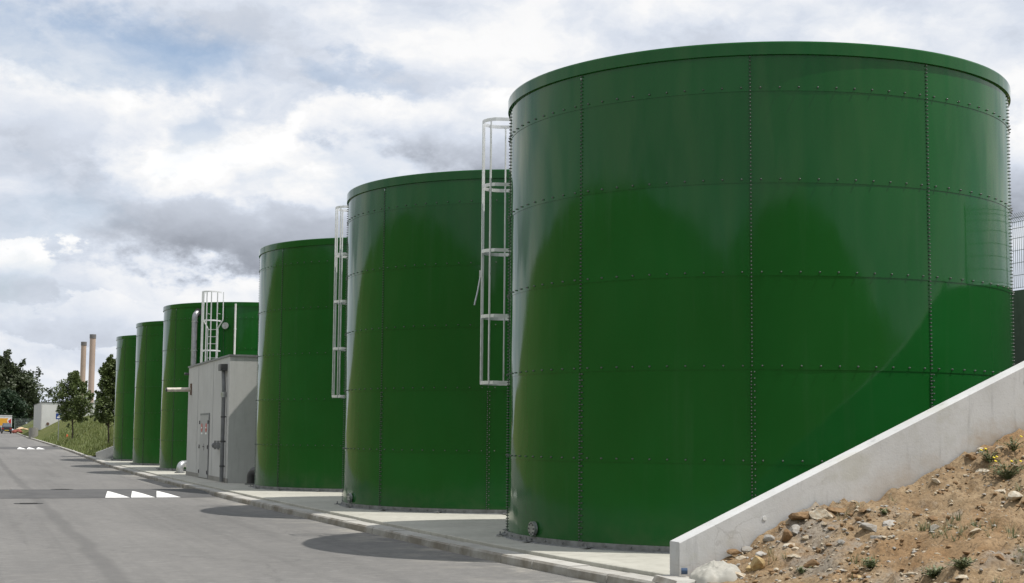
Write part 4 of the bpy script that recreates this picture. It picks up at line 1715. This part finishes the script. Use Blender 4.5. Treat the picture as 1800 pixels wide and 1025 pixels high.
# car seen from behind
CY = 203.0
cz = road_z(CY)
cl, cr_ = at_depth(2.5, 758, CY), at_depth(20.8, 758, CY)
cw = cr_.x - cl.x
car = tag(empty('car', ((cl.x + cr_.x) / 2, CY, cz)), 'small dark grey hatchback seen from behind on the road', 'car')
k = cw / 1.62
secs = [(0.0, 0.30, 0.78, 0.80), (0.06, 0.28, 0.82, 0.81), (0.55, 0.26, 0.86, 0.81), (2.6, 0.26, 0.84, 0.81), (3.5, 0.28, 0.74, 0.76), (3.65, 0.36, 0.60, 0.70)]
vv, ff = [], []
for (yy, zb, zt, hw) in secs:
    vv += [(-hw * k, yy, zb), (-hw * k, yy, zb + 0.3), (-hw * 0.95 * k, yy, zt), (hw * 0.95 * k, yy, zt), (hw * k, yy, zb + 0.3), (hw * k, yy, zb)]
for i in range(len(secs) - 1):
    for q in range(6):
        ff.append((i * 6 + q, i * 6 + (q + 1) % 6, i * 6 + 6 + (q + 1) % 6, i * 6 + 6 + q))
ff += [(5, 4, 3, 2, 1, 0), tuple((len(secs) - 1) * 6 + q for q in range(6))]
mb = MB()
mb.add(vv, ff)
cs = [(0.08, 0.80, 0.74), (0.45, 1.30, 0.60), (1.75, 1.34, 0.60), (2.5, 0.84, 0.72)]
vv, ff = [], []
for (yy, zz, hw) in cs:
    vv += [(-hw * k, yy, zz), (hw * k, yy, zz)]
vv += [(-0.74 * k, 0.08, 0.78), (0.74 * k, 0.08, 0.78), (0.74 * k, 2.5, 0.8), (-0.74 * k, 2.5, 0.8)]
ff = [(0, 1, 3, 2), (2, 3, 5, 4), (4, 5, 7, 6), (0, 2, 4, 6, 11, 8), (1, 9, 10, 7, 5, 3)]
mb.add(vv, ff)
cb_ = mb.build('body', 'car_paint', car)
mb = MB()
mb.add([(-0.60 * k, 0.10, 0.86), (0.60 * k, 0.10, 0.86), (0.52 * k, 0.40, 1.26), (-0.52 * k, 0.40, 1.26)], [(0, 1, 2, 3)])
for v_ in range(len(mb.v)):
    mb.v[v_] = (mb.v[v_][0], mb.v[v_][1] - 0.02, mb.v[v_][2] + 0.01)
mb.build('rear_window', 'car_glass', car)
mb = MB()
mb.box(-0.83 * k, 0.83 * k, -0.10, 0.05, 0.30, 0.50)
mb.build('bumper', 'dark_pipe', car)
for s_ in (-1, 1):
    mb = MB()
    mb.box(s_ * 0.62 * k - 0.12, s_ * 0.62 * k + 0.12, -0.03, 0.02, 0.56, 0.72)
    mb.build('tail_light', 'tail_red', car)
    for yy in (0.62, 2.95):
        mb = MB()
        mb.tube([(s_ * 0.62 * k, yy, 0.29), (s_ * 0.80 * k, yy, 0.29)], 0.29, 16)
        wh = mb.build('wheel', 'tyre', car)
        mb = MB()
        mb.disc((s_ * 0.80 * k, yy, 0.29), (1, 0, 0), 0.18, 0.02, 12)
        mb.build('rim', 'aluminium', wh)
mb = MB()
mb.box(-0.25, 0.25, -0.115, -0.10, 0.36, 0.47)
mb.build('number_plate', 'plate_yellow', car)

# box van with a printed rear
VY = 232.0
vz = road_z(VY)
vl_, vr_ = at_depth(-8, 750, VY), at_depth(20.5, 750, VY)
vtop = at_depth(10, 730.5, VY).z - vz
vw = vr_.x - vl_.x
van = tag(empty('box_van', ((vl_.x + vr_.x) / 2, VY, vz)), 'white box van with yellow and red printed rear at the left edge', 'van')
mb = MB()
mb.box(-vw / 2, vw / 2, 0, 4.6, 0.75, vtop)
bx_ = mb.build('box_body', 'van_white', van)
mb = MB()
mb.box(-vw / 2 - 0.02, vw / 2 + 0.02, -0.06, 4.62, vtop, vtop + 0.09)
mb.build('roof_edge', 'van_white', bx_)
mb = MB()
mb.box(-vw / 2 + 0.08, vw / 2 - 0.08, -0.02, -0.002, 0.9, vtop - 0.28)
ps = mb.build('printed_panel', 'sign_white', bx_)
mb = MB()
mb.add([(-vw / 2 + 0.1, -0.03, 0.95), (0.50, -0.03, 0.95), (0.62, -0.03, vtop * 0.5), (0.45, -0.03, vtop * 0.72), (0.62, -0.03, vtop - 0.34), (-vw / 2 + 0.1, -0.03, vtop - 0.34)], [(0, 1, 2, 3, 4, 5)])
mb.build('yellow_print', 'poster_yellow', ps)
mb = MB()
mb.add([(0.56, -0.034, 0.95), (vw / 2 - 0.1, -0.034, 0.95), (vw / 2 - 0.1, -0.034, vtop - 0.34), (0.85, -0.034, vtop - 0.50), (0.60, -0.034, vtop * 0.70), (0.75, -0.034, vtop * 0.5)], [(0, 1, 2, 3, 4, 5)])
mb.build('red_print', 'poster_red', ps)
mb = MB()
mb.box(-vw / 2 + 0.1, vw / 2 - 0.1, 4.6, 6.0, 0.5, 2.1)
mb.build('cab', 'van_white', van)
mb = MB()
mb.box(-vw / 2 + 0.1, vw / 2 - 0.1, -0.05, 0.1, 0.45, 0.62)
mb.build('bumper', 'dark_pipe', van)
for s_ in (-1, 1):
    for yy in (0.9, 5.0):
        mb = MB()
        mb.tube([(s_ * (vw / 2 - 0.30), yy, 0.36), (s_ * (vw / 2 - 0.06), yy, 0.36)], 0.36, 16)
        mb.build('wheel', 'tyre', van)
    mb = MB()
    mb.box(s_ * (vw / 2 - 0.2) - 0.1, s_ * (vw / 2 - 0.2) + 0.1, -0.07, -0.05, 0.65, 0.78)
    mb.build('tail_light', 'tail_red', van)

# fence and masts at the road end
ff_ = tag(empty('road_end_fence', (6.9, 215, road_z(215))), 'thin grey wire fence behind the debris at the road end', 'fence')
mb = MB()
mb.box(-0.03, 0.03, -0.03, 0.03, 0, 1.9)
pme2 = mb.mesh('post')
mb = MB()
for zz in [0.1 + 0.2 * k for k in range(10)]:
    mb.bar((0, 0, zz), (2.5, 0.9, zz), 0.02, 0.02)
for k in range(25):
    mb.bar((0.1 * k, 0.036 * k, 0.05), (0.1 * k, 0.036 * k, 1.88), 0.014, 0.014)
wme = mb.mesh('mesh_panel')
for i in range(5):
    link('post', pme2, 'wire', ff_, (2.5 * i - 0.8, 0.9 * i, 0))
    if i < 4:
        link('mesh_panel', wme, 'wire', ff_, (2.5 * i - 0.8, 0.9 * i, 0))
for i, (px, yt, lab) in enumerate(((67, 678, 'left thin distant lamp mast beside the dark trees'), (72, 677, 'second thin distant lamp mast beside the dark trees'),
                                   (84, 694, 'short thin distant lamp mast above the white block'))):
    yd = 380.0
    b_ = at_depth(px, 750, yd)
    tz = at_depth(px, yt, yd).z
    root = tag(empty('lamp_mast', (b_.x, b_.y, 1.3)), lab, 'lamp post', 'distant lamp masts')
    mb = MB()
    mb.tube([(0, 0, 0), (0, 0, tz - 1.3)], [0.13, 0.07], 8)
    mb.build('post', 'galvanised', root)
    mb = MB()
    mb.box(-0.35, 0.35, -0.1, 0.1, tz - 1.35, tz - 1.15)
    mb.build('lamp_head', 'galvanised', root)
